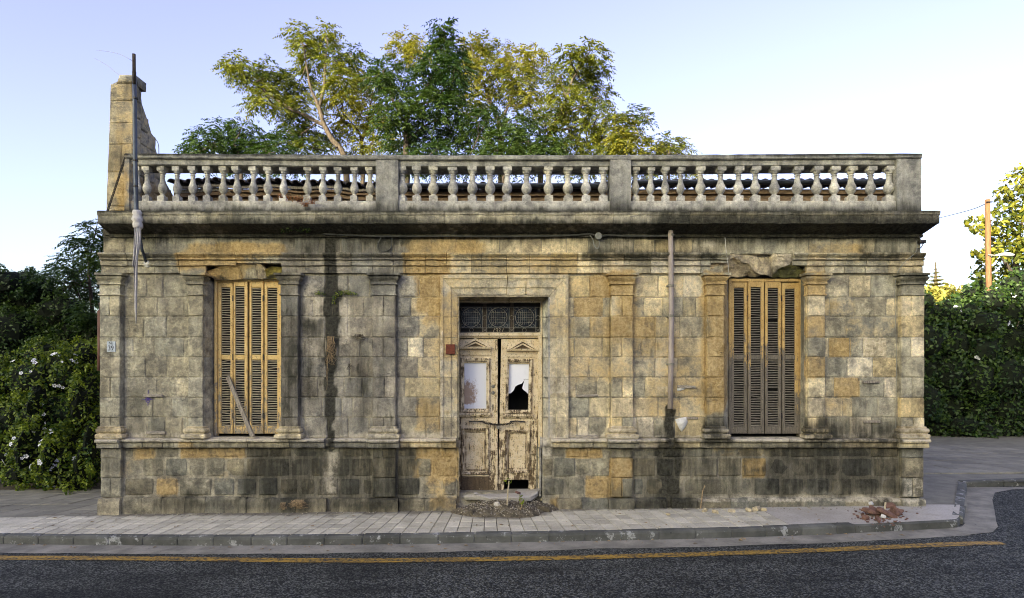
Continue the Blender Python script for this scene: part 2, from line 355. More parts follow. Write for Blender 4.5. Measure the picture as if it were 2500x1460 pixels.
# ------------------------------------------------------------------ mesh helpers
class MB:
    def __init__(s):
        s.v, s.f = [], []

    def add(s, vs, fs):
        o = len(s.v)
        s.v += [tuple(v) for v in vs]
        s.f += [tuple(i + o for i in f) for f in fs]
        return s

    def box(s, x0, x1, y0, y1, z0, z1):
        return s.add([(x0, y0, z0), (x1, y0, z0), (x1, y1, z0), (x0, y1, z0), (x0, y0, z1), (x1, y0, z1), (x1, y1, z1), (x0, y1, z1)],
                     [(0, 3, 2, 1), (4, 5, 6, 7), (0, 1, 5, 4), (1, 2, 6, 5), (2, 3, 7, 6), (3, 0, 4, 7)])

    def plate(s, x0, x1, y, z0, z1, step=.11, back=.006):
        """finely divided upright plate, so that stains can be read on it"""
        nx, nz = max(1, int((x1 - x0) / step)), max(1, int((z1 - z0) / step))
        o = len(s.v)
        for j in range(nz + 1):
            for i in range(nx + 1):
                s.v.append((x0 + (x1 - x0) * i / nx, y, z0 + (z1 - z0) * j / nz))
        for j in range(nz):
            for i in range(nx):
                k = o + j * (nx + 1) + i
                s.f.append((k, k + 1, k + nx + 2, k + nx + 1))
        return s

    def bbox(s, x0, x1, y0, y1, z0, z1, b=.006):
        """box with its front edges bevelled (front faces -y)"""
        r0 = [(x0, y1, z0), (x1, y1, z0), (x1, y1, z1), (x0, y1, z1)]
        r1 = [(x0, y0 + b, z0), (x1, y0 + b, z0), (x1, y0 + b, z1), (x0, y0 + b, z1)]
        r2 = [(x0 + b, y0, z0 + b), (x1 - b, y0, z0 + b), (x1 - b, y0, z1 - b), (x0 + b, y0, z1 - b)]
        return s.loft([r0, r1, r2])

    def loft(s, rings, closed=True, caps=True):
        n = len(rings[0])
        o = len(s.v)
        for r in rings:
            s.v += [tuple(p) for p in r]
        for k in range(len(rings) - 1):
            for i in range(n if closed else n - 1):
                j = (i + 1) % n
                s.f.append((o + k * n + i, o + k * n + j, o + (k + 1) * n + j, o + (k + 1) * n + i))
        if caps and closed:
            s.f.append(tuple(o + i for i in reversed(range(n))))
            s.f.append(tuple(o + (len(rings) - 1) * n + i for i in range(n)))
        return s

    def tube(s, path, r, n=8, caps=True):
        path = [Vector(p) for p in path]
        rings = []
        up = Vector((0, 0, 1))
        for i, p in enumerate(path):
            t = (path[min(i + 1, len(path) - 1)] - path[max(i - 1, 0)]).normalized()
            ref = up if abs(t.z) < .95 else Vector((0, 1, 0))
            a = t.cross(ref).normalized()
            b = t.cross(a)
            rr = r[i] if isinstance(r, (list, tuple)) else r
            rings.append([p + (a * math.cos(2 * math.pi * k / n) + b * math.sin(2 * math.pi * k / n)) * rr for k in range(n)])
        return s.loft(rings, True, caps)

    def lathe(s, c, prof, n=14):
        return s.loft([[(c[0] + r * math.cos(2 * math.pi * k / n), c[1] + r * math.sin(2 * math.pi * k / n), c[2] + z) for k in range(n)] for r, z in prof])

    def ring(s, prof, x0, x1, yf, yb):
        """moulded block: profile (projection, z) swept round front and both sides"""
        nx = max(2, int((x1 - x0) / .12) + 1)
        rings = []
        for p, z in prof:
            f = [(x0 - p + (x1 - x0 + 2 * p) * k / (nx - 1), yf - p, z) for k in range(nx)]
            rings.append([(x0 - p, yb, z)] + f + [(x1 + p, yb, z)])
        return s.loft(rings)

    def xprof(s, prof, x0, x1, seg=.09):
        """closed profile (y, z) extruded along x"""
        nx = max(2, int((x1 - x0) / seg) + 1)
        return s.loft([[(x0 + (x1 - x0) * k / (nx - 1), y, z) for y, z in prof] for k in range(nx)])

    def erode(s, amp=.006, freq=7.0, seed=0.0):
        out = []
        for v in s.v:
            q = Vector(v) * freq + Vector((seed, seed * 2, 0))
            d = noise.noise_vector(q) * amp + noise.noise_vector(q * 3.1) * amp * .5
            out.append((v[0] + d.x * .4, v[1] + d.y, v[2] + d.z))
        s.v = out
        return s

    def mesh(s, name):
        me = bpy.data.meshes.new(name)
        me.from_pydata([tuple(v) for v in s.v], [], s.f)
        return me

    def build(s, name, mat, parent=None, stains=False, smooth=False, colr=None, wear=None, fix=True):
        me = s.mesh(name)
        if fix:
            import bmesh
            bm = bmesh.new()
            bm.from_mesh(me)
            bmesh.ops.recalc_face_normals(bm, faces=bm.faces)
            bm.to_mesh(me)
            bm.free()
        if stains:
            stain(me)
        if wear is not None:
            a = me.attributes.new('wear', 'FLOAT', 'POINT')
            a.data.foreach_set('value', np.array([wear(v.co) if callable(wear) else wear for v in me.vertices], np.float32))
        if smooth:
            me.polygons.foreach_set('use_smooth', [True] * len(me.polygons))
        return link(name, me, mat, parent, colr)


def link(name, me, mat, parent=None, colr=None):
    o = bpy.data.objects.new(name, me)
    col.objects.link(o)
    if mat is not None and not me.materials:
        me.materials.append(MAT[mat] if isinstance(mat, str) else mat)
    if parent is not None:
        o.parent = parent
    if colr is not None:
        o.color = (*colr, 1)
    return o


def tag(o, label=None, cat=None, group=None, kind=None):
    if label:
        o['label'] = label
    if cat:
        o['category'] = cat
    if group:
        o['group'] = group
    if kind:
        o['kind'] = kind
    return o


def empty(name, loc=(0, 0, 0), label=None, cat=None, group=None):
    # every part is modelled in world coordinates, so the root stays at the origin unless it is copied about
    o = bpy.data.objects.new(name, None)
    o.empty_display_size = .2
    col.objects.link(o)
    o.location = loc
    return tag(o, label, cat, group)


BEIGE = [(.41, .37, .262), (.375, .338, .24), (.44, .395, .285), (.39, .355, .26), (.355, .322, .232)]
GREY = [(.33, .305, .245), (.36, .33, .265), (.30, .275, .22), (.385, .345, .27)]
PALE = [(.66, .555, .35), (.61, .50, .305), (.58, .48, .305), (.56, .445, .245), (.66, .575, .41)]
PLINTH = [(.27, .24, .165), (.225, .205, .148), (.30, .265, .18), (.25, .23, .17)]


def stone_colour(px, py):
    if py > 1092:
        pal = PLINTH if px > 300 else BEIGE
    elif 688 < px < 1000:
        pal = GREY
    elif 1000 <= px < 1720:
        pal = PALE if random.random() < .75 else BEIGE
    elif px >= 1960:
        pal = PALE if random.random() < .45 else BEIGE
    else:
        pal = BEIGE
    c = random.choice(pal)
    k = random.uniform(.90, 1.10)
    w = random.uniform(-.012, .012)
    return (c[0] * k + w, c[1] * k, max(.05, c[2] * k - w))


def patch(mb, c00, c10, c11, c01, back=.035, bev=.014, drop=.010, jit=.003, step=.13, bulge=0.0):
    """one dressed stone: a bevelled, slightly uneven face on four corners, with sides running back"""
    c00, c10, c11, c01 = map(Vector, (c00, c10, c11, c01))
    n = (c10 - c00).cross(c01 - c00).normalized()
    w = ((c10 - c00).length + (c11 - c01).length) / 2
    h = ((c01 - c00).length + (c11 - c10).length) / 2

    def cuts(L):
        k = max(1, int(round((L - 2 * bev) / step)))
        return [0.0] + [(bev + (L - 2 * bev) * i / k) / L for i in range(k + 1)] + [1.0]
    us, vs = cuts(w), cuts(h)
    nu, nv = len(us), len(vs)
    o = len(mb.v)
    sd = random.uniform(0, 50)
    tilt = random.uniform(-.003, .004)
    for j, v in enumerate(vs):
        for i, u in enumerate(us):
            p = c00 * (1 - u) * (1 - v) + c10 * u * (1 - v) + c11 * u * v + c01 * (1 - u) * v
            edge = i in (0, nu - 1) or j in (0, nv - 1)
            q = p * 5 + Vector((sd, 0, 0))
            d = noise.noise(q) * jit * 1.6 + tilt
            if edge:
                p = p + noise.noise_vector(p * 14 + Vector((sd, 3, 1))) * .005
                d -= drop
            else:
                d += bulge * math.sin(math.pi * u) * math.sin(math.pi * v)
                if i in (1, nu - 2) and j in (1, nv - 2):
                    d -= random.uniform(0, .008)
            mb.v.append(tuple(p + n * d))
    for j in range(nv - 1):
        for i in range(nu - 1):
            a = o + j * nu + i
            mb.f.append((a, a + 1, a + nu + 1, a + nu))
    loop = [i for i in range(nu)] + [j * nu + nu - 1 for j in range(1, nv)] + [(nv - 1) * nu + i for i in range(nu - 2, -1, -1)] + [j * nu for j in range(nv - 2, 0, -1)]
    b = len(mb.v)
    for k in loop:
        mb.v.append(tuple(Vector(mb.v[o + k]) - n * back))
    for k in range(len(loop)):
        k2 = (k + 1) % len(loop)
        mb.f.append((o + loop[k2], o + loop[k], b + k, b + k2))
    return mb


def wall_stone(name, parent, px0, px1, py0, py1, yf=0.0, back=.035, gap=.9, colr=None, bulge=0.004, bev=.014, drop=.010):
    cx, cy = (px0 + px1) / 2, (py0 + py1) / 2
    fine = (px0 < 850 and px1 > 770) or (px0 < 1675 and px1 > 1595)
    mb = MB()
    g = gap
    patch(mb, (X(px0 + g), yf, Zf(py1 - g)), (X(px1 - g), yf, Zf(py1 - g)), (X(px1 - g), yf, Zf(py0 + g)), (X(px0 + g), yf, Zf(py0 + g)),
          back, bev, drop, step=.065 if fine else .125, bulge=bulge)
    return mb.build(name, 'stone', parent, stains=True, smooth=False, colr=colr or stone_colour(cx, cy), fix=False)


def Zf(py):
    return (1250 - py) / S


# ------------------------------------------------------------------ ground, road, pavements
def zr(x):
    return .05 + .0105 * max(-16, min(16, x))


KERB = [(-30, -.2), (-20, -.62), (-14, -.98), (-10, -1.2), (-7.3, -1.36), (-4.4, -1.57), (-2, -1.60), (0, -1.56), (2.6, -1.48), (4.9, -1.29), (6.62, -1.0)]
_kx, _ky = [a for a, b in KERB], [b for a, b in KERB]


def ky(x):
    return float(np.interp(x, _kx, _ky))


def kys(x):
    return sum(ky(x + d) for d in (-.9, -.45, 0, .45, .9)) / 5 if x < 5.7 else ky(x)


def asphalt():
    m = NT('asphalt')
    p = m.pos()
    n1 = m.noise(p, .7, 4)
    n2 = m.noise(m.pos((.25, 2.2, 1)), 1.1, 4)       # wheel tracks along the street
    v = m.n('TexVoronoi', {'Vector': p, 'Scale': 62.0})
    n3 = m.noise(p, 90, 2, .7)
    spk = m.rng(m.math('ADD', m.n('SeparateColor', {0: v.outputs['Color']}).outputs[0], m.math('MULTIPLY', n3, .6)), .72, 1.32)
    c = m.mix(spk, (.028, .030, .026), (.20, .204, .175))
    c = m.mix(m.rng(m.math('ADD', m.math('MULTIPLY', n1, .6), m.math('MULTIPLY', n2, .5)), .48, .70, 0, .6), c, (.012, .013, .013))
    h = m.math('ADD', v.outputs['Distance'], n3)
    return m.princ(c, .8, m.bump(h, 1.0, .012), .12)


def concrete(name, a, b, scale=3.0, dirt=(.10, .095, .08)):
    m = NT(name)
    p = m.pos()
    n1 = m.noise(p, scale, 5, .65)
    n2 = m.noise(p, 38, 3, .7)
    v = m.n('TexVoronoi', {'Vector': p, 'Scale': 5.5}).outputs['Distance']
    info = m.n('ObjectInfo').outputs['Random']
    c = m.mix(m.rng(n1, .3, .7), a, b)
    c = m.mix(m.math('MULTIPLY', m.rng(n2, .45, .8), .45), c, dirt)
    k = m.rng(info, 0, 1, .80, 1.10, False)
    c = m.mix(1.0, c, m.n('CombineColor', {0: k, 1: k, 2: k}).outputs[0], 'MULTIPLY')
    spot = m.rng(m.math('ADD', v, m.math('MULTIPLY', n1, .15)), .115, .14)
    c = m.mix(m.math('MULTIPLY', m.math('SUBTRACT', 1.0, spot), .8), c, (.03, .03, .028))
    if name.startswith('kerb'):      # remains of old pale paint
        c = m.mix(m.math('MULTIPLY', m.rng(m.math('ADD', m.noise(p, 4.5, 6, .75), m.math('MULTIPLY', n2, .2)), .66, .74), .75), c, (.40, .40, .37))
    dt = m.rng(m.math('ADD', m.attr('dirt'), m.math('MULTIPLY', m.math('SUBTRACT', n1, .5), 1.3)), .35, .75)
    c = m.mix(m.math('MULTIPLY', dt, .8), c, (.095, .08, .055))
    return m.princ(c, .88, m.bump(m.math('ADD', n2, n1), .5, .005), .25)


MAT['asphalt'] = asphalt()
MAT['slab'] = concrete('paving_concrete', (.455, .42, .315), (.62, .575, .445))
MAT['slab_old'] = concrete('old_paving', (.19, .178, .135), (.28, .262, .20))
MAT['kerb'] = concrete('kerb_concrete', (.07, .071, .06), (.14, .139, .12), 2.2)
MAT['cement'] = concrete('smooth_cement', (.42, .385, .32), (.53, .49, .42), 1.6)
MAT['gutter_strip'] = concrete('gutter_concrete', (.17, .16, .125), (.33, .305, .24), 2.4)
MAT['dirt'] = simple('dirt', (.17, .14, .09), .95, .35, 14, bump=.02)
MAT['earth'] = simple('earth', (.10, .09, .06), .95, .3, 2)
MAT['yellow'] = None
_m = NT('yellow_road_paint')
_p = _m.pos()
_n = _m.noise(_p, 24, 4, .7)
_n1 = _m.noise(_m.pos((.6, 6, 1)), 2.5, 4)
MAT['yellow'] = _m.princ(_m.mix(_m.rng(_m.math('ADD', _n, _m.math('MULTIPLY', _n1, .35)), .60, .80), _m.mix(_m.rng(_n1, .35, .7), (.40, .245, .04), (.27, .17, .035)), (.035, .034, .032)), .7, _m.bump(_n, .5, .006), .3)


def sheet(name, xs, rows, zoff, mat, kind='structure', parent=None):
    """strip of ground: rows are functions x -> y"""
    mb = MB()
    n = len(xs)
    for r in rows:
        for x in xs:
            mb.v.append((x, r(x), zr(x) + zoff))
    for j in range(len(rows) - 1):
        for i in range(n - 1):
            a = j * n + i
            mb.f.append((a, a + 1, a + n + 1, a + n))
    o = mb.build(name, mat, parent)
    if kind:
        o['kind'] = kind
    return o


gxs = [-60, -45] + [-30 + i * .5 for i in range(121)] + [45, 60]
g_obj = MB().add([(-900, -900, -.6), (900, -900, -.6), (900, 900, -.6), (-900, 900, -.6)], [(0, 1, 2, 3)]).build('ground', 'earth')
g_obj['kind'] = 'structure'
road = sheet('road', gxs, [lambda x: -22, lambda x: -12, lambda x: -6, lambda x: -3, lambda x: -1, lambda x: 3.2], -.13, 'asphalt')

lx = [-30 + i * .25 for i in range(148)]


def gut_edge(x):
    return kys(x) - .40 - .05 * noise.noise(Vector((x * 1.3, 0, 0))) - .02 * noise.noise(Vector((x * 6, 0, 4)))


xs_g = [x for x in lx if x <= 6.6]
sheet('gutter_strip', xs_g, [gut_edge, lambda x: kys(x) + .02], -.126, 'gutter_strip')
side_gut = MB()
_go = [(6.4, -1.43), (6.9, -1.30), (7.22, -1.0), (7.45, -.68), (8.0, .05), (8.65, .9), (9.2, 1.55), (9.8, 1.85), (30, 2.1)]
_gi = [(6.5, -1.0), (6.70, -.96), (6.86, -.80), (7.02, -.58), (7.5, .04), (8.1, .84), (8.7, 1.62), (9.1, 2.12), (30, 2.5)]
for a, b in zip(_go, _gi):
    for q in (a, b):
        side_gut.v.append((q[0] + .03 * noise.noise(Vector((q[0] * 3, q[1] * 3, 0))), q[1], zr(q[0]) - .122))
for i in range(len(_go) - 1):
    side_gut.f.append((2 * i, 2 * i + 2, 2 * i + 3, 2 * i + 1))
side_gut.build('gutter_strip', 'gutter_strip')['kind'] = 'structure'

YL = [(-200, 1362), (0, 1362.5), (400, 1364.5), (800, 1371), (1250, 1366), (1700, 1354.5), (2000, 1345), (2300, 1330), (2450, 1324)]


def unproj(px, py, zoff=-.13):
    x = (px - 1250) / S * .8
    for _ in range(6):
        t = (EYE - (zr(x) + zoff)) * S / (py - HY)
        x = (px - 1250) / S * t
    return x, (t - 1) * CAM_D


_yl = [unproj(*q) for q in YL]
_ylx, _yly = [q[0] for q in _yl], [q[1] for q in _yl]


def yl(x):
    return sum(float(np.interp(x + d, _ylx, _yly)) for d in (-1, -.5, 0, .5, 1)) / 5


ylx_end = _ylx[-1]
xs_y = [-30 + .2 * i for i in range(400) if -30 + .2 * i < ylx_end]
sheet('yellow_line', xs_y, [lambda x: yl(x) - .088 + .006 * noise.noise(Vector((x * 9, 1, 0))), lambda x: yl(x) + .088 + .006 * noise.noise(Vector((x * 9, 5, 0)))], -.122, 'yellow')

# --- pavement in front of the house: bedding sheet, kerb stones, small slabs
pave = sheet('pavement', [x for x in lx if x <= 6.55], [lambda x: kys(x) + .02, lambda x: -.6, lambda x: 0.3], -.022, 'earth')
kerb = MB().box(-.01, .01, -.9, -.88, -.4, -.38).build('kerb', 'kerb')   # core strip under the stones
kerb.data.clear_geometry()
_kb = MB()
kx = [x for x in lx if x <= 6.5]
for x in kx:
    _kb.v += [(x, kys(x) + .012, zr(x) - .2), (x, kys(x) + .012, zr(x) - .012), (x, kys(x) + .125, zr(x) - .012)]
for i in range(len(kx) - 1):
    for k in (0, 1):
        a = i * 3 + k
        _kb.f.append((a, a + 3, a + 4, a + 1))
kerb.data.from_pydata(_kb.v, [], _kb.f)
kerb['kind'] = 'structure'


def kerb_stone(pa, pb, parent, w=.12, ra=0.0):
    pa, pb = Vector((*pa, 0)), Vector((*pb, 0))
    d = (pb - pa)
    L = d.length
    d.normalize()
    nrm = Vector((-d.y, d.x, 0))      # towards the pavement
    pa, pb = pa + d * .006, pb - d * .006
    prof = [(0.0, -.17), (0.0, -.042), (.012, -.016), (.040, -.002), (w, 0.0), (w, -.17)]
    mb = MB()
    rings = []
    for e, ins in ((pa, .006), (pa + d * .012, 0), ((pa + pb) / 2, 0), (pb - d * .012, 0), (pb, .006)):
        rings.append([e + nrm * (o + (ins if k < 4 else 0)) + Vector((0, 0, zr(e.x) + z + ra - (ins if z > -.1 else 0))) for k, (o, z) in enumerate(prof)])
    mb.loft(rings)
    mb.erode(.004, 5, random.uniform(0, 9))
    return mb.build('kerb_stone', 'kerb', parent)


x = -13.0
while x < 4.75:
    L = random.choice((.52, .52, .53, .50))
    x2 = min(x + L, 4.95)
    kerb_stone((x, kys(x)), (x2, kys(x2)), kerb, ra=random.uniform(-.004, .004))
    x = x2
for pa, pb in (((6.85, -.80), (7.4, -.10)), ((7.4, -.10), (7.95, .62)), ((7.95, .62), (8.5, 1.34)), ((8.5, 1.34), (9.02, 2.02)), ((9.02, 2.1), (9.9, 2.2)), ((9.9, 2.2), (10.8, 2.28)), ((10.8, 2.28), (11.7, 2.36)), ((11.7, 2.36), (12.6, 2.44)), ((12.6, 2.44), (13.5, 2.5))):
    kerb_stone(pa, pb, kerb, .14)


def dirt_amount(x, y):
    d = max(0, 1 - abs(y + .02) / .42) * .8
    m_ = max(0, 1 - math.hypot((x + .15) / 1.0, (y + .45) / .55)) * 1.1
    e = max(0, 1 - math.hypot((x + 3.5) / 5.0, (y + .2) / .9)) * .3
    return max(d, m_) + e


def slab(pts, mat, parent, name='paving_slab', th=.03, b=.006, lift=0.0):
    """flagstone on four ground points (x, y), bevelled top"""
    c = Vector((sum(p[0] for p in pts) / 4, sum(p[1] for p in pts) / 4))
    mb = MB()

    def rg(s, z):
        out = []
        for p in pts:
            q = Vector(p)
            d = (c - q)
            q = q + d.normalized() * s
            out.append((q.x, q.y, zr(q.x) + z + lift))
        return out
    mb.loft([rg(.009, -th), rg(.009, -b), rg(.009 + b * 1.3, 0)])
    me = mb.mesh(name)
    a = me.attributes.new('dirt', 'FLOAT', 'POINT')
    a.data.foreach_set('value', [dirt_amount(v.co.x, v.co.y) for v in me.vertices])
    return link(name, me, mat, parent)


W = .192
for r in range(5):
    y0, y1 = .125 + r * .30, .125 + (r + 1) * .30
    i = 0
    x = -7.5
    while x < 3.98:
        xa, xb = x, x + W
        ska, skb = [(.05 * math.sin(q * .5) + .02) * max(0, min(1, (3.6 - q) / 3.0)) for q in (xa, xb)]
        ya, yb = kys(xa) + y0, kys(xb) + y0
        za, zb = min(kys(xa) + y1, .02), min(kys(xb) + y1, .02)
        if za - ya > .06:
            slab([(xa - r * ska, ya), (xb - r * skb, yb), (xb - (r + 1) * skb, zb), (xa - (r + 1) * ska, za)], 'slab', pave, lift=random.uniform(-.002, .003))
        x += W
# slabs out to the left, larger ones in the shade by the hedge
xx = -13.5
while xx < -7.6:
    for r in range(3):
        if r == 0:
            slab([(xx, kys(xx) + .125), (xx + .5, kys(xx + .5) + .125), (xx + .5, -.75), (xx, -.75)], 'slab', pave)
        elif r == 1:
            slab([(xx, -.75), (xx + .5, -.75), (xx + .5, -.22), (xx, -.22)], 'slab', pave)
    xx += .5
back_pave = sheet('side_pavement', [-16, -12, -9, -6.6], [lambda x: -.22, lambda x: 2.0, lambda x: 4.5], -.03, 'dirt')
xx = -12.6
while xx < -6.9:
    for r in range(5):
        slab([(xx + r * .1, -.21 + r * .5), (xx + .5 + r * .1, -.21 + r * .5), (xx + .6 + r * .1, .29 + r * .5), (xx + .1 + r * .1, .29 + r * .5)], 'slab_old', back_pave, lift=random.uniform(-.006, .003))
    xx += .5
# cement corner at the right, with its cast kerb, shade painted on the front face
mb = MB()
front = [(4.02, kys(4.02) + .13), (4.9, kys(4.9) + .13), (4.96, kys(4.96)), (5.5, kys(5.5)), (6.1, kys(6.1) - .01), (6.60, -1.02), (6.76, -.86)]
backp = [(4.02, .02), (4.7, .02), (5.3, .02), (5.7, .02), (6.2, .02), (6.75, .02), (7.36, -.04)]
n = len(front)
for q in front:
    mb.v.append((q[0], q[1] + .012, zr(q[0]) - .2))
for q in front:
    mb.v.append((q[0], q[1], zr(q[0]) - .03))
for q in front:
    mb.v.append((q[0], q[1] + .03, zr(q[0]) - .004))
for q in backp:
    mb.v.append((q[0], q[1], zr(q[0]) + .002))
for r in range(3):
    for i in range(n - 1):
        a = r * n + i
        mb.f.append((a, a + 1, a + n + 1, a + n))
corner_slab = mb.build('cement_corner', 'cement', smooth=False)
corner_slab.data.materials.append(MAT['kerb'])
for _p in corner_slab.data.polygons:
    if abs(_p.normal.z) < .8:
        _p.material_index = 1
corner_slab['kind'] = 'structure'
# paving at the side of the house, running back to the hedge
side = MB().add([(6.6, -.02, zr(6.6) - .02), (7.5, -.02, zr(7.5) - .02), (9.05, 2.16, zr(9.05) - .02), (30, 2.6, zr(16) - .02), (30, 16, zr(16) - .02), (6.6, 16, zr(6.6) - .02)],
                [(0, 1, 2, 3, 4, 5)]).build('side_pavement', 'slab_old')
side['kind'] = 'structure'
for iy in range(18):
    for ix in range(16):
        x0, y0 = 6.82 + ix * .62 + (iy % 2) * .0, .02 + iy * .62
        if y0 < 2.9:
            continue
        if math.hypot(x0, y0 + 10) > 22:
            continue
        slab([(x0, y0), (x0 + .62, y0), (x0 + .62, y0 + .62), (x0, y0 + .62)], 'slab_old', side, lift=random.uniform(-.006, .002))

# ------------------------------------------------------------------ the house
house = empty('stone_house', (0, 0, 0), 'derelict single storey limestone house with balustrade, shuttered windows and flaking door', 'house')
B = lambda x0, x1, p0, p1, y0=.012, y1=.47: core.box(X(x0), X(x1), y0, y1, Zf(p1), Zf(p0)).plate(X(x0), X(x1), y0 - .003, Zf(p1), Zf(p0))
core = MB()
for a, b in ((252, 502), (690, 1116), (1343, 1766), (1964, 2248)):
    B(a, b, 522, 1275)
B(502, 690, 522, 624); B(502, 690, 624, 682, .30); B(502, 690, 1068, 1275)
B(1766, 1964, 522, 618); B(1766, 1964, 618, 680, .36); B(1766, 1964, 1068, 1275)
B(1116, 1343, 522, 719); B(1116, 1343, 1206, 1275, .12)
core.box(X(252), X(252) + .45, .475, 9, -.2, Zf(522)).box(X(2248) - .45, X(2248), .475, 9, -.2, Zf(522)).box(X(252) + .46, X(2248) - .46, 8.6, 9, -.2, Zf(522))
core.box(X(252) + .1, X(2248) - .1, .3, 8.9, Zf(522) + .003, Zf(517))
wall = core.build('wall', 'mortar', house, stains=True)
inner = MB().box(X(262), X(2238), 2.6, 2.7, -.1, 4.7).box(X(262), X(2238), .48, 2.6, -.15, .12).build('dark_room', 'dark_room', house)

# --- main courses between the architrave and the sill ledge
CO = [672, 726, 773, 824, 872, 921, 970, 1018.5, 1069]
BAYS = [
    (302, 465, [[359, 399], [385, 450], [351, 407], [326, 376, 449], [355.5, 407], [383, 428.5], [374, 419], [359, 403, 446]]),
    (732, 912, [[795, 851, 903], [765.5, 810, 850, 889], [795, 850], [793, 826, 880], [796, 855], [777, 840, 885], [787, 834, 861], [745, 800, 850, 901]]),
    (968, 1075, [[1024], [1003, 1046], [1024], [995, 1034], [1020], [988], [1021], [979, 1040]]),
    (1387, 1490, [[1441], [1401, 1470], [1441], [1402, 1470], [1438.5], [1407, 1456], [1438], [1409.5, 1438, 1480]]),
    (1543, 1722, [[1607, 1668], [1571, 1619, 1667, 1699], [1599, 1659], [1566, 1601, 1646], [1599, 1655], [1575, 1645], [1607, 1659], [1555, 1597, 1648]]),
    (2010, 2190, [[2072, 2127], [2026, 2086, 2163], [2066, 2135], [2024, 2075, 2107.6, 2166], [2069, 2131], [2036, 2097, 2159], [2058, 2083, 2114.5, 2142.5], [2024, 2074, 2128]]),
]
for a, b, rows in BAYS:
    for k, js in enumerate(rows):
        e = [a] + js + [b]
        for i in range(len(e) - 1):
            wall_stone('stone', wall, e[i], e[i + 1], CO[k], CO[k + 1], yf=random.uniform(-.006, .003))

# --- plinth courses and the projecting foot course
PLY = [1092, 1117, 1164.5, 1212]
PL = [
    (302, 912, [[327.6, 381, 438, 482, 601, 656, 714, 777, 834, 890], [346, 401.6, 459, 503, 550, 600, 651, 709, 757.6, 805, 855.5], [379, 436.5, 520, 575.6, 629, 680, 731, 773, 828.5, 881.6]]),
    (968, 1116, [[1025, 1077], [1016, 1054.5], [1028, 1079]]),
    (1323, 1490, [[1382.6, 1421, 1436.7, 1469], [1351, 1406, 1442.6], [1380, 1431]]),
    (1543, 2195, [[1568, 1618, 1671, 1741, 1793, 1864, 1930, 1990, 2053, 2125], [1601.6, 1645, 1690, 1753, 1811, 1871, 1931, 1991, 2053, 2131], [1573, 1622, 1666, 1781, 1838.6, 1906.7, 1965, 2027, 2083, 2151]]),
]
plinth = MB().box(X(253), X(1115), .005, .013, -.15, Zf(1092)).box(X(1324), X(2247), .005, .013, -.15, Zf(1092)).plate(X(253), X(1115), .003, -.15, Zf(1092), .08).plate(X(1324), X(2247), .003, -.15, Zf(1092), .08).build('plinth', 'mortar', house, stains=True)
for a, b, rows in PL:
    for k, js in enumerate(rows):
        e = [a] + js + [b]
        for i in range(len(e) - 1):
            rough = 1.9 if k == 2 else 1.2
            wall_stone('stone', plinth, e[i], e[i + 1], PLY[k], PLY[k + 1], yf=random.uniform(-.012, .004), gap=1.0, bulge=.008 * rough, bev=.02 * rough, drop=.014 * rough)
for x0, x1, sp in ((252, 302, [[252, 302], [252, 302], [252, 277, 302]]), (912, 968, [[912, 937, 968], [912, 968], [912, 968]]), (1490, 1543, [[1490, 1543], [1490, 1543], [1490, 1516, 1543]]), (2195, 2248, [[2195, 2248], [2195, 2248], [2195, 2222, 2248]])):
    for k in range(3):
        for i in range(len(sp[k]) - 1):
            wall_stone('stone', plinth, sp[k][i], sp[k][i + 1], PLY[k], PLY[k + 1], yf=-.075, back=.10, gap=.6)
FOOT = [(251, 304, .13), (304, 352, .07), (352, 400, .07), (400, 457.5, .07), (457.5, 506, .07), (506, 553.6, .07), (553.6, 606, .075), (606, 664, .07), (664, 726, .08), (726, 799, .075), (811, 906, .075), (906, 975, .12), (976, 1038, .07), (1038, 1115, .085),
        (1357, 1419, .07), (1419, 1483, .07), (1483, 1547, .12), (1547, 1625, .07), (1637, 1700, .07), (1700, 1780, .065), (1780, 1870, .065), (1870, 1960, .06), (1960, 2058.6, .06), (2058.6, 2121.5, .06), (2121.5, 2193, .06), (2193, 2249, .11)]
for a, b, pr in FOOT:
    z1 = Zf(1212.5 + (2 if a > 600 else 0))
    mb = MB()
    g = .003
    pf = [(.03, -.18), (-pr - .012, -.18), (-pr - .012, z1 - .12), (-pr - .004, z1 - .05), (-pr + .012, z1 - .012), (-pr + .045, z1 + random.uniform(-.008, .006)), (.03, z1)]
    mb.xprof(pf, X(a) + g, X(b) - g, .1)
    mb.erode(.014, 5, a * .37)
    mb.build('foot_stone', 'stone', plinth, stains=True, colr=stone_colour((a + b) / 2, 1230))

# --- sill ledge
LEDGE = [(250, 305, 1), (305, 355, 0), (355, 403, 0), (403, 430, 0), (430, 474, 0), (474, 540, 0), (540, 609, 0), (609, 710, 0), (710, 796, 0), (810, 900, 0), (900, 979, 1), (979, 1027, 0), (1027, 1078, 0), (1078, 1115, 0),
         (1344, 1390, 0), (1390, 1447, 0), (1447, 1480, 0), (1480, 1556, 1), (1556, 1632, 0), (1644, 1706, 0), (1706, 1770, 0), (1770, 1855, 0), (1855, 1920, 0), (1920, 2000, 0), (2000, 2050, 0), (2050, 2110, 0), (2110, 2183, 0), (2183, 2254, 1)]
ledge = MB().box(X(253), X(1114), -.035, .013, Zf(1089), Zf(1071)).box(X(1346), X(2247), -.035, .013, Zf(1089), Zf(1071)).plate(X(253), X(1114), -.038, Zf(1089), Zf(1071), .06).plate(X(1346), X(2247), -.038, Zf(1089), Zf(1071), .06).build('sill_ledge', 'mortar', house, stains=True)
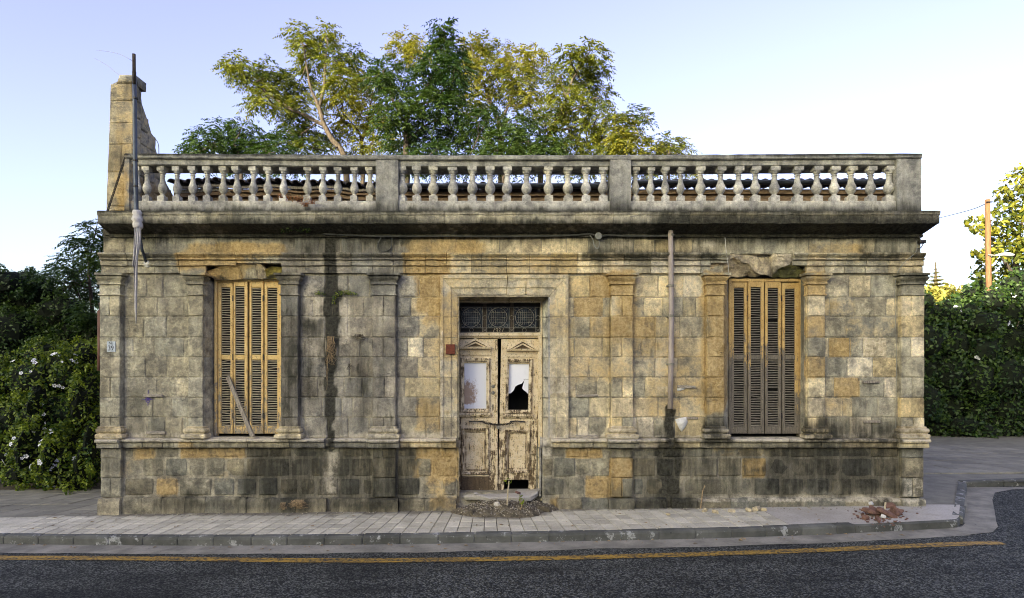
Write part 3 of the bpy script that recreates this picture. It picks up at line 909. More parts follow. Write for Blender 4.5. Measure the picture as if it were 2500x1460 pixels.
for a, b, br in LEDGE:
    p = .075 if br else 0.0
    mb = MB()
    pf = [(.02, Zf(1089)), (-.05 - p, Zf(1092)), (-.075 - p, Zf(1091)), (-.075 - p, Zf(1081)), (-.062 - p, Zf(1079.3)), (-.118 - p, Zf(1077.5)), (-.126 - p, Zf(1073.5)), (-.11 - p, Zf(1070.5)), (.02, Zf(1068.6))]
    mb.xprof(pf, X(a) + .004, X(b) - .004, .08)
    mb.erode(.007, 6, a * .21)
    mb.build('ledge_stone', 'stone', ledge, stains=True, colr=stone_colour((a + b) / 2, 1060))

# --- pilasters
PIL = [(252, 302, 'corner'), (466, 502, 'win'), (690, 732, 'win'), (912, 968, 'mid'), (1490, 1543, 'mid'), (1722, 1764, 'win'), (1966, 2008, 'win'), (2192, 2248, 'corner')]
clip_ends = lambda vs: [(min(max(v[0], X(248.5)), X(2254)), v[1], v[2]) for v in vs]   # the end pilasters are flush with the side walls
SH = [723, 773, 824, 872, 921, 970, 1018.5, 1042]
for a, b, kind in PIL:
    yf = -.095
    x0, x1 = X(a), X(b)
    pil = MB().plate(x0 + .012, x1 - .012, yf + .027, Zf(1066), Zf(672)).box(x0 + .012, x1 - .012, yf + .03, .02, Zf(1066), Zf(672)).build('pilaster', 'mortar', house, stains=True)
    for k in range(len(SH) - 1):
        cuts = [a, b]
        if kind != 'win' and k % 2 == 0:
            cuts = [a, (a + b) / 2 + random.uniform(-4, 4), b]
        for i in range(len(cuts) - 1):
            wall_stone('stone', pil, cuts[i], cuts[i + 1], SH[k], SH[k + 1], yf=yf, back=.10, gap=.5)
    cc = stone_colour((a + b) / 2, 700)
    mb = MB()
    mb.ring([(0.0, Zf(721.5)), (0.0, Zf(697)), (.030, Zf(696.4)), (.032, Zf(693)), (.014, Zf(692)), (.020, Zf(689)), (.048, Zf(684)), (.062, Zf(681)), (.062, Zf(679)), (.036, Zf(678)), (.038, Zf(676)), (.082, Zf(675)), (.085, Zf(670)), (.03, Zf(668.8))], x0 + .002, x1 - .002, yf + .002, .03)
    mb.erode(.004, 9, a * .3)
    mb.v = clip_ends(mb.v)
    mb.build('capital', 'stone', pil, stains=True, colr=cc)
    mb = MB()
    mb.ring([(.003, Zf(723.5)), (.016, Zf(722.5)), (.016, Zf(720)), (.003, Zf(719))], x0, x1, yf, .03)
    mb.erode(.003, 9, a * .3)
    mb.build('astragal', 'stone', pil, stains=True, colr=cc)
    mb = MB()
    mb.ring([(.060, Zf(1069.2)), (.076, Zf(1067)), (.078, Zf(1061)), (.064, Zf(1058.5)), (.030, Zf(1057.5)), (.026, Zf(1055)), (.048, Zf(1053.8)), (.056, Zf(1051)), (.054, Zf(1047)), (.038, Zf(1045)), (.014, Zf(1044)), (.020, Zf(1042.5)), (.020, Zf(1040.5)), (.0, Zf(1039.5))], x0, x1, yf, .03)
    mb.erode(.004, 9, a * .17)
    mb.v = clip_ends(mb.v)
    mb.build('base', 'stone', pil, stains=True, colr=random.choice(PALE))

# --- frieze
FR = [252, 306.7, 345, 382, 430, 477, 527, 564.5, 612, 655, 693, 719, 779, 832, 884, 917, 958, 1003, 1054.5, 1113.5, 1164, 1220, 1273, 1322, 1382, 1437, 1490, 1547, 1599, 1646, 1691, 1748, 1804, 1866, 1920, 1974, 2028, 2081.5, 2137, 2188.6, 2248]
frieze = MB().box(X(253), X(2247), .005, .013, Zf(619), Zf(577)).plate(X(253), X(2247), .003, Zf(619), Zf(577)).build('frieze', 'mortar', house, stains=True)
for a, b in zip(FR[:-1], FR[1:]):
    wall_stone('stone', frieze, a, b, 576, 620.5, yf=-.004 + random.uniform(-.004, .003), gap=.5)

# --- architrave: moulded stones with a crown, a fascia and a lower band
arch = MB().box(X(253), X(502), -.02, .013, Zf(667), Zf(621)).box(X(502), X(690), -.02, .013, Zf(634), Zf(621)).box(X(690), X(1724), -.02, .013, Zf(667), Zf(621)).box(X(1968), X(2247), -.02, .013, Zf(667), Zf(621)).build('architrave', 'mortar', house, stains=True)
TOP = [(.02, 619.6), (-.120, 620), (-.128, 624), (-.110, 627), (-.082, 630), (-.066, 632.5), (-.094, 633), (-.094, 636), (-.048, 637.2), (-.062, 638.5), (-.062, 643)]
FUL = TOP + [(-.064, 649.6), (-.022, 651), (-.036, 652.4), (-.038, 667.4), (.02, 668.6)]
UPP = TOP + [(-.062, 644), (.02, 645)]
MID = TOP + [(-.062, 649), (.02, 650)]


def arch_stone(a, b, pr):
    mb = MB()
    mb.xprof([(y, Zf(p)) for y, p in pr], X(a) + .004, X(b) - .004, .07)
    mb.erode(.0065, 7, a * .11)
    mb.build('architrave_stone', 'stone', arch, stains=True, colr=stone_colour((a + b) / 2, 640))


AR = [250, 318, 381, 441, 505]
for a, b in zip(AR[:-1], AR[1:]):
    arch_stone(a, b, FUL)
for a, b in ((505, 581), (581, 622), (622, 664), (664, 690)):
    arch_stone(a, b, MID if a in (505,) else UPP)
AR = [690, 747, 804, 861, 910.5, 962, 991.5, 1040, 1092, 1151, 1176.5, 1237, 1293, 1344, 1408.5, 1470, 1522, 1587, 1640, 1708, 1732]
for a, b in zip(AR[:-1], AR[1:]):
    arch_stone(a, b, FUL)
arch_stone(1732, 1776, TOP)
arch_stone(1930, 1966, MID)
AR = [1966, 2010, 2058.5, 2110, 2165, 2250]
for a, b in zip(AR[:-1], AR[1:]):
    arch_stone(a, b, FUL)


def scoop(name, top, bot, colr, rough=.014, nv=7, nu=14, parent=None, curve=.65):
    """broken stone face between a ragged upper edge and a lower edge; points are (px, py, y)"""
    def at(pts, t):
        t *= len(pts) - 1
        i = min(int(t), len(pts) - 2)
        f = t - i
        return [pts[i][k] * (1 - f) + pts[i + 1][k] * f for k in range(3)]
    mb = MB()
    for j in range(nv):
        v = j / (nv - 1)
        for i in range(nu):
            u = i / (nu - 1)
            a, b = at(top, u), at(bot, u)
            y = a[2] + (b[2] - a[2]) * (v ** curve)
            p = Vector((X(a[0] * (1 - v) + b[0] * v, y), y, Z(a[1] * (1 - v) + b[1] * v, y)))
            e = 0 if j == 0 else 1
            p += noise.noise_vector(p * 9) * rough * (.4 + .6 * e) + noise.noise_vector(p * 23) * rough * .5 * e
            mb.v.append(tuple(p))
    for j in range(nv - 1):
        for i in range(nu - 1):
            a = j * nu + i
            mb.f.append((a, a + nu, a + nu + 1, a + 1))
    # thickness behind
    o = len(mb.v)
    mb.v += [(v[0], v[1] + .06, v[2] + .01) for v in mb.v[:]]
    for j in range(nv - 1):
        for i in range(nu - 1):
            a = o + j * nu + i
            mb.f.append((a, a + 1, a + nu + 1, a + nu))
    me = mb.mesh(name)
    stain(me)
    return link(name, me, 'stone', parent or arch, colr)


scoop('lintel_stone', [(500, 664, .0), (518, 658, -.02), (534, 652, -.03)], [(524, 683, .07), (535, 683, .07), (545, 683, .07)], (.40, .27, .13), nu=8)
scoop('lintel_stone', [(535, 652, -.03), (560, 648, -.045), (582, 645.5, -.05)], [(546, 683, .07), (570, 683, .07), (592, 681, .07)], (.54, .38, .17), nu=10)
scoop('lintel_stone', [(583, 643, -.05), (590, 637, -.05), (608, 635, -.05), (622, 638, -.05)], [(594, 681, .06), (605, 681, .06), (615, 681, .06), (628, 681, .06)], (.40, .35, .24), nu=9)
scoop('lintel_stone', [(623, 640, -.05), (636, 644, -.05), (648, 655, -.04)], [(630, 681, .06), (640, 681, .06), (650, 681, .07)], (.48, .40, .26), nu=8)
scoop('lintel_stone', [(649, 656, -.035), (662, 651, -.04), (690, 652, -.04), (716, 665, -.03)], [(650, 681, .07), (665, 682, .07), (686, 682, .07), (700, 682, .05)], (.28, .23, .06), nu=10)
scoop('lintel_stone', [(1722, 655, -.03), (1748, 639, -.045), (1770, 632, -.05), (1790, 630, -.02), (1812, 637, .0), (1832, 648, .02), (1853, 664, .03)],
      [(1772, 677, .10), (1782, 677, .11), (1795, 677, .11), (1805, 676, .11), (1818, 676, .10), (1832, 675, .10), (1853, 674, .09)], (.46, .37, .23), nu=20, nv=10, rough=.030)
scoop('lintel_stone', [(1770, 620.5, -.03), (1800, 620.5, -.01), (1830, 621, .05), (1858, 621.5, .10), (1883, 618, .10)], [(1774, 632, -.045), (1792, 630, -.03), (1822, 643, .0), (1853, 668, .03), (1884, 674, .05)], (.47, .39, .26), nu=18, nv=9, rough=.034, curve=1)
scoop('lintel_stone', [(1884, 617, .02), (1900, 620, -.07), (1932, 621, -.09)], [(1885, 672, .04), (1902, 656, -.02), (1931, 645, -.05)], (.54, .46, .33), nu=12, nv=9, rough=.030, curve=1)
scoop('lintel_stone', [(1884, 672, .03), (1901, 656, -.02), (1930, 645.5, -.05), (1946, 649, -.05), (1966, 663, -.03)], [(1884, 677, .09), (1905, 677, .10), (1925, 677, .10), (1945, 677, .10), (1962, 677, .09)], (.24, .235, .09), nu=14, rough=.02)

# --- cornice
def zc(py, y):
    return Z(py, y)


CP = [(.02, zc(580, 0)), (-.035, zc(579, -.035)), (-.045, zc(573, -.045)), (-.03, zc(571.5, -.03)), (-.09, zc(566, -.09)), (-.12, zc(563.5, -.12)), (-.22, zc(554, -.22)), (-.28, zc(547.5, -.28)), (-.315, zc(545.5, -.315)), (-.32, zc(526, -.32)), (-.335, zc(523, -.335)), (-.34, zc(516, -.34)), (-.32, zc(514.2, -.32)), (.35, zc(513, -.32) + .02)]
CJ = [238, 330, 420, 505, 590, 680, 765, 850, 911, 1000, 1090, 1175, 1260, 1330, 1400, 1490, 1580, 1670, 1760, 1850, 1930, 2001, 2080, 2151]
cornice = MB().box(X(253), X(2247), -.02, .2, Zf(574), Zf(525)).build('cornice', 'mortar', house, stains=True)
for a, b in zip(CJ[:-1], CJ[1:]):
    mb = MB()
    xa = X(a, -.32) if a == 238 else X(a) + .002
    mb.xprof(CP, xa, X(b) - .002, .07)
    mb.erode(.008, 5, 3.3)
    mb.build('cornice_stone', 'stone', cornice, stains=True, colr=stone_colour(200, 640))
mb = MB()
xe = X(2248)
nx = 12
rings = []
for y, z in CP[1:-1]:
    p = -y
    x1 = xe + p * .27
    rings.append([(X(2151) + .002, .3, z)] + [(X(2151) + .002 + (x1 - X(2151) - .002) * k / (nx - 1), y, z) for k in range(nx)] + [(x1, .25, z), (x1, .9, z)])
mb.loft(rings)
mb.erode(.007, 5, 3.3)
mb.build('cornice_stone', 'stone', cornice, stains=True, colr=(.36, .33, .25))

# --- balustrade
bal = MB().box(X(312), X(2246), .02, .42, 4.88, 4.95).build('balustrade', 'render', house, stains=True, colr=(.36, .34, .29))
RC = (.34, .325, .28)


def rail(name, prof, px0, px1, colr, er=.005, bow=True):
    mb = MB()
    mb.xprof(prof, X(px0), X(px1), .12)
    if bow:
        mb.v = [(v[0], v[1], v[2] - .026 * max(0, 1 - (v[0] / 5.5) ** 2)) for v in mb.v]
    mb.erode(er, 4, px0 * .1)
    return mb.build(name, 'render', bal, stains=True, colr=colr)


SEC = [(310, 918), (972.6, 1489), (1540, 2187)]
for a, b in SEC:
    rail('base_rail', [(.0, Zf(516)), (.0, Zf(491.5)), (.01, Zf(490)), (.2, Zf(490)), (.2, Zf(516))], a, b, (.46, .435, .375), bow=False)
    rail('handrail_beam', [(.02, Zf(400.5)), (.015, Zf(391)), (.01, Zf(388)), (-.01, Zf(387)), (.02, Zf(386)), (.42, Zf(386)), (.42, Zf(402)), (.05, Zf(402.5))], a, b, RC)
rail('coping', [(-.02, Zf(388)), (-.035, Zf(386)), (-.04, Zf(379)), (-.025, Zf(376.2)), (.44, Zf(375)), (.44, Zf(388))], 307, 2248, (.30, .29, .255), .006)
for a, b in ((306, 318), (918, 972.6), (1489, 1540), (2187, 2247)):
    mb = MB()
    x0, x1 = X(a), X(b)
    mb.loft([[(x0 + i, -.025 + i, z), (x1 - i, -.025 + i, z), (x1 - i, .25, z), (x0 + i, .25, z)] for z, i in ((Zf(517), 0), (Zf(480), 0), (Zf(440), 0), (Zf(410), 0), (Zf(389), .002))])
    mb.erode(.007, 5, a)
    mb.build('pier', 'render', bal, stains=True, colr=(.33, .315, .275))
BX = [334, 359, 396.5, 433, 471, 507, 545, 580, 618, 654, 692, 750, 788, 825, 864.5, 904, 982, 1018, 1058, 1106, 1153, 1197, 1237, 1285, 1340, 1387, 1430.5, 1472.5, 1551, 1587.5, 1624, 1661, 1711, 1759, 1802, 1843, 1890, 1946, 1994, 2037, 2078, 2125.6, 2169]
H_B = Zf(402) - Zf(490)


def baluster_mesh():
    mb = MB()
    h = H_B
    q = .068
    mb.loft([[(-a, -a, z), (a, -a, z), (a, a, z), (-a, a, z)] for a, z in ((q, 0), (q, .10), (q * .92, .108), (q * .7, .112))])
    mb.lathe((0, 0, 0), [(.052, .108), (.054, .12), (.040, .13), (.036, .145), (.052, .16), (.074, .19), (.084, .225), (.083, .26), (.070, .295), (.054, .325), (.046, .36), (.041, .41), (.042, .44), (.050, .446), (.050, .458), (.040, .464), (.040, .478), (.056, .485), (.058, .50), (.066, .51), (.070, .522)], 16)
    mb.loft([[(-a, -a, z), (a, -a, z), (a, a, z), (-a, a, z)] for a, z in ((q * .95, .52), (q * 1.08, .53), (q * 1.08, h), (q, h))])
    me = mb.mesh('baluster')
    me.polygons.foreach_set('use_smooth', [True] * len(me.polygons))
    me.set_sharp_from_angle(angle=R(35))
    me.materials.append(MAT['baluster'])
    return me


MAT['baluster'] = stone_material('baluster_cement', True, bumpd=.012, grain=1.2)
bmesh_ = baluster_mesh()
for px in BX:
    o = link('baluster', bmesh_, None, bal, random.choice([(.47, .445, .385), (.43, .41, .36), (.50, .475, .42), (.44, .41, .33)]))
    o.location = (X(px, .1), .105, Zf(490.5) - .004)
    o.rotation_euler = (random.uniform(-.02, .02), random.uniform(-.022, .022), random.uniform(-.1, .1))
    k = .82 if px > 1540 and px < 1680 or px < 920 else 1.0
    o.scale = (k * random.uniform(.97, 1.03), k, 1)

# --- door surround: moulded jamb and head stones
DP = [(0, .02), (0, -.062), (7, -.066), (9, -.052), (12, -.044), (26, -.042), (28, -.024), (41, -.022), (41, .02)]
surround = MB().box(X(1077), X(1115), -.012, .013, Zf(1068), Zf(719)).box(X(1344), X(1386), -.012, .013, Zf(1068), Zf(719)).box(X(1077), X(1386), -.012, .013, Zf(718), Zf(674)).build('door_surround', 'mortar', house, stains=True)


def jamb_stone(side, p0, p1, top=False):
    mb = MB()
    ring0, ring1 = [], []
    for o, y in DP:
        px = 1075 + o if side < 0 else 1387 - o * 44 / 41
        pt = 672 + o * 48 / 41 if top else p0 + .5
        ring0.append((X(px), y, Zf(p1 - .5)))
        ring1.append((X(px), y, Zf(pt + (.6 if top else 0))))
    k = max(2, int((p1 - p0) / 12))
    mb.loft([[tuple(Vector(a).lerp(Vector(b), i / k)) for a, b in zip(ring0, ring1)] for i in range(k + 1)])
    mb.erode(.004, 7, p0 * .3 + side)
    mb.build('jamb_stone', 'stone', surround, stains=True, colr=random.choice([(.62, .53, .355), (.57, .48, .32), (.64, .565, .41)]))


for side in (-1, 1):
    jamb_stone(side, 720, 773, True)
    for k in range(2, 8):
        jamb_stone(side, CO[k], CO[k + 1])
for k, (a, b) in enumerate(((None, 1237), (1239, 1283), (1285, None))):
    rings = []
    for e, q in ((a, 0), (b, 1)):
        ring = []
        for o, y in DP:
            px = (1075 + o + .6) if (e is None and q == 0) else (1387 - o * 44 / 41 - .6) if e is None else e + (-.18 if k != 2 or q else .12) * (o - 20) * .5
            ring.append((X(px), y, Zf(672 + o * 48 / 41)))
        rings.append(ring)
    mb = MB()
    n = 10
    mb.loft([[tuple(Vector(p).lerp(Vector(r), i / n)) for p, r in zip(rings[0], rings[1])] for i in range(n + 1)])
    mb.erode(.004, 7, k * 2.1)
    mb.build('head_stone', 'stone', surround, stains=True, colr=(.62, .54, .37))
DY = .36
for k in range(1, 8):
    mb = MB()
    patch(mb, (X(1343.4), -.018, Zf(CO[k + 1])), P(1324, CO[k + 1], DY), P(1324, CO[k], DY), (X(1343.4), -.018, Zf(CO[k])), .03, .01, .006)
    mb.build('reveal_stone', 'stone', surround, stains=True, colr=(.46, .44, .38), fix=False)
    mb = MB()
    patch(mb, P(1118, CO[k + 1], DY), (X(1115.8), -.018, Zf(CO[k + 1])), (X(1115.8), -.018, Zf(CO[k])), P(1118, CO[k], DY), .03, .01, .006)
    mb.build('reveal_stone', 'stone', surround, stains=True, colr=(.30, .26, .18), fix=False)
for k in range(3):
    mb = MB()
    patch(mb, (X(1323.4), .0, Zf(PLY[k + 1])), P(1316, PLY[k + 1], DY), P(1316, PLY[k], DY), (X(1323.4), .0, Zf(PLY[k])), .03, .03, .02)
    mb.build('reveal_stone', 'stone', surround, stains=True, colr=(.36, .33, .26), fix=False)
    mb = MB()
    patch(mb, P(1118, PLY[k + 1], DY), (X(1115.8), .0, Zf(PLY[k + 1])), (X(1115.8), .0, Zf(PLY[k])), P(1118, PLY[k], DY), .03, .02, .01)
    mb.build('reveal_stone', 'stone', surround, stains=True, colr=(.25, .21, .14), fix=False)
wall_stone('stone', surround, 1323, 1345, 1068, 1092.5, yf=.0, colr=(.44, .41, .34))
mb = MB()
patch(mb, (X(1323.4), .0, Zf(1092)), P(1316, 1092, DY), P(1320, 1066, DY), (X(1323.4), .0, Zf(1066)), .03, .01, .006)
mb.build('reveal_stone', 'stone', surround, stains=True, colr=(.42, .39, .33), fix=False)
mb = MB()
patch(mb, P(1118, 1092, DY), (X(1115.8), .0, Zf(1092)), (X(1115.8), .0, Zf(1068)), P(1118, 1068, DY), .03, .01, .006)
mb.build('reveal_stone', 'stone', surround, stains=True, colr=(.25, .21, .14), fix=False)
for a, b, a2, b2 in ((1116, 1210, 1119, 1204), (1211, 1252, 1205, 1241), (1253, 1343, 1242, 1323)):
    mb = MB()
    patch(mb, (X(a), -.02, Zf(720)), (X(b), -.02, Zf(720)), P(b2, 735, DY), P(a2, 735, DY), .03, .01, .006)
    mb.v = [(v[0], v[1], v[2]) for v in mb.v]
    mb.build('soffit_stone', 'stone', surround, stains=True, colr=(.34, .29, .19))

# --- windows: reveals, frames, folding louvred shutters
def window(pxf0, pxf1, leaves, frame, top, mats, label, wearf, yb=.20, sid=0):
    win = MB().box(X(frame[0], .3), X(frame[1], .3), .30, .31, Zf(1068), Zf(690)).build('window', 'dark_room', house)
    for k in range(8):
        z1, z0 = CO[k + 1], CO[k]
        if k == 0:
            z0 = 684
        mb = MB()
        patch(mb, (X(pxf0), -.05, Zf(z1)), P(frame[0] + 1, z1, yb), P(frame[0] + 1, z0, yb), (X(pxf0), -.05, Zf(z0)), .03, .01, .006)
        mb.v = [(v[0], v[1], v[2]) for v in mb.v]
        mb.build('reveal_stone', 'stone', win, stains=True, colr=stone_colour(pxf0, z0), fix=True)
        mb = MB()
        patch(mb, P(frame[1] - 1, z1, yb), (X(pxf1), -.05, Zf(z1)), (X(pxf1), -.05, Zf(z0)), P(frame[1] - 1, z0, yb), .03, .01, .006)
        mb.build('reveal_stone', 'stone', win, stains=True, colr=stone_colour(pxf1, z0), fix=True)
    y = .15
    g = lambda px: X(px, y)
    h = lambda py: Z(py, y)
    mb = MB()
    mb.bbox(g(frame[0]), g(leaves[0][0]) - .002, y - .015, y + .06, h(1064), h(top))
    mb.bbox(g(leaves[-1][1]) + .002, g(frame[1]), y - .015, y + .06, h(1064), h(top))
    mb.bbox(g(leaves[0][0]), g(leaves[-1][1]), y - .012, y + .06, h(top + 7), h(top - .5))
    mb.erode(.003, 6)
    mb.build('window_frame', mats[0], win, wear=wearf)
    for i, (a, b, la, lb, tp) in enumerate(leaves):
        dy = (.012, -.006, .0, .010)[i]
        mb = MB()
        y0, y1 = y + dy, y + dy + .034
        lt, lm0, lm1, lbm = tp + 15, 866, 878, 1041
        mb.bbox(g(a) + .002, g(la), y0, y1, h(1059), h(tp)).bbox(g(lb), g(b) - .002, y0, y1, h(1059), h(tp))
        mb.bbox(g(la), g(lb), y0, y1, h(lt), h(tp)).bbox(g(la), g(lb), y0, y1, h(lm1), h(lm0)).bbox(g(la), g(lb), y0, y1, h(1059), h(lbm))
        mb.bbox(g(la) - .012, g(lb) + .012, y0 - .004, y0 + .01, h(1056), h(1045))
        mb.erode(.0022, 5, i + sid)
        lf = mb.build('shutter_leaf', mats[0], win, wear=wearf)
        for t0, t1 in ((lt, lm0), (lm1, lbm)):
            sl = MB()
            n = int((t1 - t0) / 5.75)
            for k in range(n):
                if random.random() < .006:
                    continue
                zc_ = h(t0 + (k + .5) * (t1 - t0) / n) + random.uniform(-.002, .002)
                tl = random.uniform(-.004, .004) if random.random() > .05 else random.uniform(-.014, .014)
                x0, x1 = g(la) - .003, g(lb) + .003
                d, r_, th = .012, .0045, .0032
                sl.loft([[(xx, y0 + .017 - d, zc_ - r_ - th + e), (xx, y0 + .017 - d, zc_ - r_ + th + e), (xx, y0 + .017 + d, zc_ + r_ + th + e), (xx, y0 + .017 + d, zc_ + r_ - th + e)] for xx, e in ((x0, -tl), (x1, tl))])
            so = sl.build('louvre_slats', mats[1], lf)
            so['kind'] = 'stuff'
        if i in (0, 1, 2, 3):
            hb = MB()
            xh = g(b) if i % 2 == 0 else g(a)
            for py in (728, 872, 1015):
                hb.box(xh - .011, xh + .011, y0 - .006, y0 + .004, h(py + 7), h(py - 7))
            for k_, py in enumerate((728, 872, 1015)):
                q = MB().box(xh - .010, xh + .010, y0 - .006, y0 + .004, h(py + 7), h(py - 7))
                if i != 1 and i != 3:
                    q.build('hinge', 'dark_iron', lf)
    return win


w1 = window(502, 690, [(531, 568, 539, 561, 686), (570, 605, 574.6, 597, 684), (608.5, 643, 614, 637, 687), (644.5, 684, 652, 676, 687.5)], (524, 688), 681, ('shutter_yellow', 'slat_pale'), '', lambda c: -.02 + .20 * max(0, (1.45 - c.z)) ** 2 + (.16 if c.z < 1.42 else 0), sid=0)
w2 = window(1766, 1964, [(1785, 1825, 1793, 1818, 687), (1826, 1866, 1833, 1858, 686), (1868.5, 1908, 1875, 1901, 688), (1910, 1952, 1918, 1942, 690)], (1779, 1958), 681, ('shutter_grey', 'slat_grey'), '', lambda c: -.14 + .60 * max(0, min(1, (3.75 - c.z) / .7)) - (.16 if c.x > 4.68 else 0), sid=9)

# --- the front door
door = MB().box(X(1116, DY), X(1324, DY), DY + .5, DY + .51, Z(1205, DY), Z(735, DY)).build('door', 'dark_room', house)
dg = lambda px: X(px, DY)
dz = lambda py: Z(py, DY)
wr = lambda c: -.02 + (.17 if c.z < dz(1160) else .10 if c.z < dz(1046) and c.z > dz(1150) else 0.0)
mb = MB()
mb.bbox(dg(1116), dg(1119.5), DY - .03, DY + .08, dz(1204), dz(812)).bbox(dg(1314), dg(1324), DY - .05, DY + .08, dz(1204), dz(812)).bbox(dg(1116), dg(1118.5), DY - .02, DY + .08, dz(812), dz(735)).bbox(dg(1320), dg(1324), DY - .03, DY + .08, dz(812), dz(735)).bbox(dg(1118.5), dg(1320), DY - .01, DY + .08, dz(738.5), dz(734))
mb.erode(.004, 4)
mb.build('door_frame', 'door_paint', door, wear=.03)
mb = MB()
mb.xprof([(DY + .06, dz(826)), (DY - .02, dz(825.5)), (DY - .03, dz(822)), (DY - .06, dz(820)), (DY - .06, dz(815)), (DY - .04, dz(813)), (DY + .06, dz(811))], dg(1116.5), dg(1321.5), .1)
mb.erode(.004, 5)
mb.build('transom_bar', 'door_paint', door, wear=-.02)


def frame_rect(mb, a, b, t, c, w, y0, y1, b_=.006):
    """moulded picture frame in px coordinates: outer a..b, t..c, width w px"""
    o = [(dg(a), dz(c)), (dg(b), dz(c)), (dg(b), dz(t)), (dg(a), dz(t))]
    i = [(dg(a + w), dz(c - w)), (dg(b - w), dz(c - w)), (dg(b - w), dz(t + w)), (dg(a + w), dz(t + w))]
    m_ = [((p[0] * .55 + q[0] * .45), (p[1] * .55 + q[1] * .45)) for p, q in zip(o, i)]
    rings = [[(x, y1, z) for x, z in o], [(x, y0 + .012, z) for x, z in o], [(x, y0, z) for x, z in [((p[0] * .8 + q[0] * .2), (p[1] * .8 + q[1] * .2)) for p, q in zip(o, i)]], [(x, y0 + .004, z) for x, z in m_], [(x, y0 + .022, z) for x, z in i], [(x, y1, z) for x, z in i]]
    mb.loft(rings, True, False)


def door_leaf(a, b, c, skew, broken):
    """a, b: leaf edges; c: column measures"""
    y0, y1 = DY, DY + .05
    mb = MB()
    kb = c['kick']
    mb.bbox(dg(a), dg(c['pl']), y0, y1, dz(1201), dz(828)).bbox(dg(c['pr']), dg(b), y0, y1, dz(1201), dz(828))
    mb.bbox(dg(c['pl']), dg(c['pr']), y0, y1, dz(c['g0'] - 2), dz(828))
    mb.bbox(dg(c['pl']), dg(c['pr']), y0, y1, dz(c['p0'] + 6), dz(c['g1'] + 2))
    if not broken:
        mb.bbox(dg(c['pl']), dg(c['pr']), y0, y1, dz(1200), dz(c['p1'] - 6))
    else:
        mb.bbox(dg(c['pl']), dg(c['pr']), y0, y1, dz(1172), dz(c['p1'] - 6))
    mb.erode(.003, 4, a)
    if skew:
        mb.v = [(v[0] + skew * (v[2] - 1.5), v[1], v[2]) for v in mb.v]
    sk = lambda m: (setattr(m, 'v', [(v[0] + skew * (v[2] - 1.5), v[1], v[2]) for v in m.v]), m)[1]
    lf = mb.build('door_leaf', 'door_paint', door, wear=wr)
    m = MB()
    frame_rect(m, c['pl'] - 3, c['pr'] + 3, c['g0'] - 14, c['g1'] + 9, 8.5, y0 - .045, y0 + .02)
    sk(m.erode(.002, 6)).build('pane_frame', 'door_paint', lf, wear=.10)
    m = MB()
    m.xprof([(y0, dz(c['g1'] + 22)), (y0 - .025, dz(c['g1'] + 21)), (y0 - .055, dz(c['g1'] + 15)), (y0 - .055, dz(c['g1'] + 12)), (y0 - .03, dz(c['g1'] + 10)), (y0, dz(c['g1'] + 10))], dg(c['pl'] - 7), dg(c['pr'] + 7), .12)
    sk(m.erode(.003, 6)).build('lock_rail_moulding', 'door_paint', lf, wear=.10)
    m = MB()
    frame_rect(m, c['pl'] - 1, c['pr'] + 1, c['p0'] - 1, c['p1'] + 2, 6, y0 - .04, y0 + .02)
    frame_rect(m, c['pl'] + 8, c['pr'] - 8, c['p0'] + 8, c['p1'] - 7, 3, y0 + .004, y0 + .03)
    sk(m.erode(.002, 6)).build('panel_moulding', 'door_paint', lf, wear=.12)
    m = MB()
    m.bbox(dg(c['pl'] + 2), dg(c['pr'] - 2), y0 + .022, y0 + .05, dz(c['p1'] - 1), dz(c['p0'] + 2))
    sk(m).build('panel', 'door_paint', lf, wear=.03)
    # pediment: two raking mouldings on a dentilled shelf
    ax, hw, pt, pb = c['ax'], c['hw'], c['pt'], c['pb']
    m = MB()
    for s in (-1, 1):
        for (o0, o1, yo) in ((0, 4.8, .075), (7.5, 11, .05)):
            q = [(ax, pt + o0 * 1.15), (ax + s * (hw - o0 * 1.6), pb), (ax + s * (hw - o1 * 1.6 - 1.5), pb), (ax, pt + o1 * 1.15)]
            m.loft([[(dg(x), y0 + .004, dz(z)) for x, z in q], [(dg(x), y0 - yo, dz(z)) for x, z in q]])
    tq = MB()
    tq.loft([[(dg(x), yy, dz(z)) for x, z in ((ax, pt + 2), (ax + hw - 3, pb - .3), (ax - hw + 3, pb - .3))] for yy in (y0, y0 - .016)])
    sk(tq).build('tympanum', 'door_paint', lf, wear=.32)  # recessed field coloured darker so that the mouldings stand out
    m.xprof([(y0, dz(pb + 20)), (y0 - .014, dz(pb + 20)), (y0 - .014, dz(pb + 7)), (y0 - .075, dz(pb + 5)), (y0 - .09, dz(pb + 1)), (y0 - .09, dz(pb)), (y0, dz(pb))], dg(ax - hw + .5), dg(ax + hw - .5), .1)
    sk(m.erode(.0015, 8)).build('pediment', 'door_paint', lf, wear=-.03)
    m = MB()
    k = 16
    for i in range(k):
        xx = dg(ax - hw + 4 + (2 * hw - 8) * i / (k - 1))
        m.box(xx - .0075, xx + .0075, y0 - .032, y0 - .012, dz(pb + 12), dz(pb + 8.5))
    d = sk(m).build('dentils', 'door_paint', lf, wear=-.05)
    d['kind'] = 'stuff'
    return lf


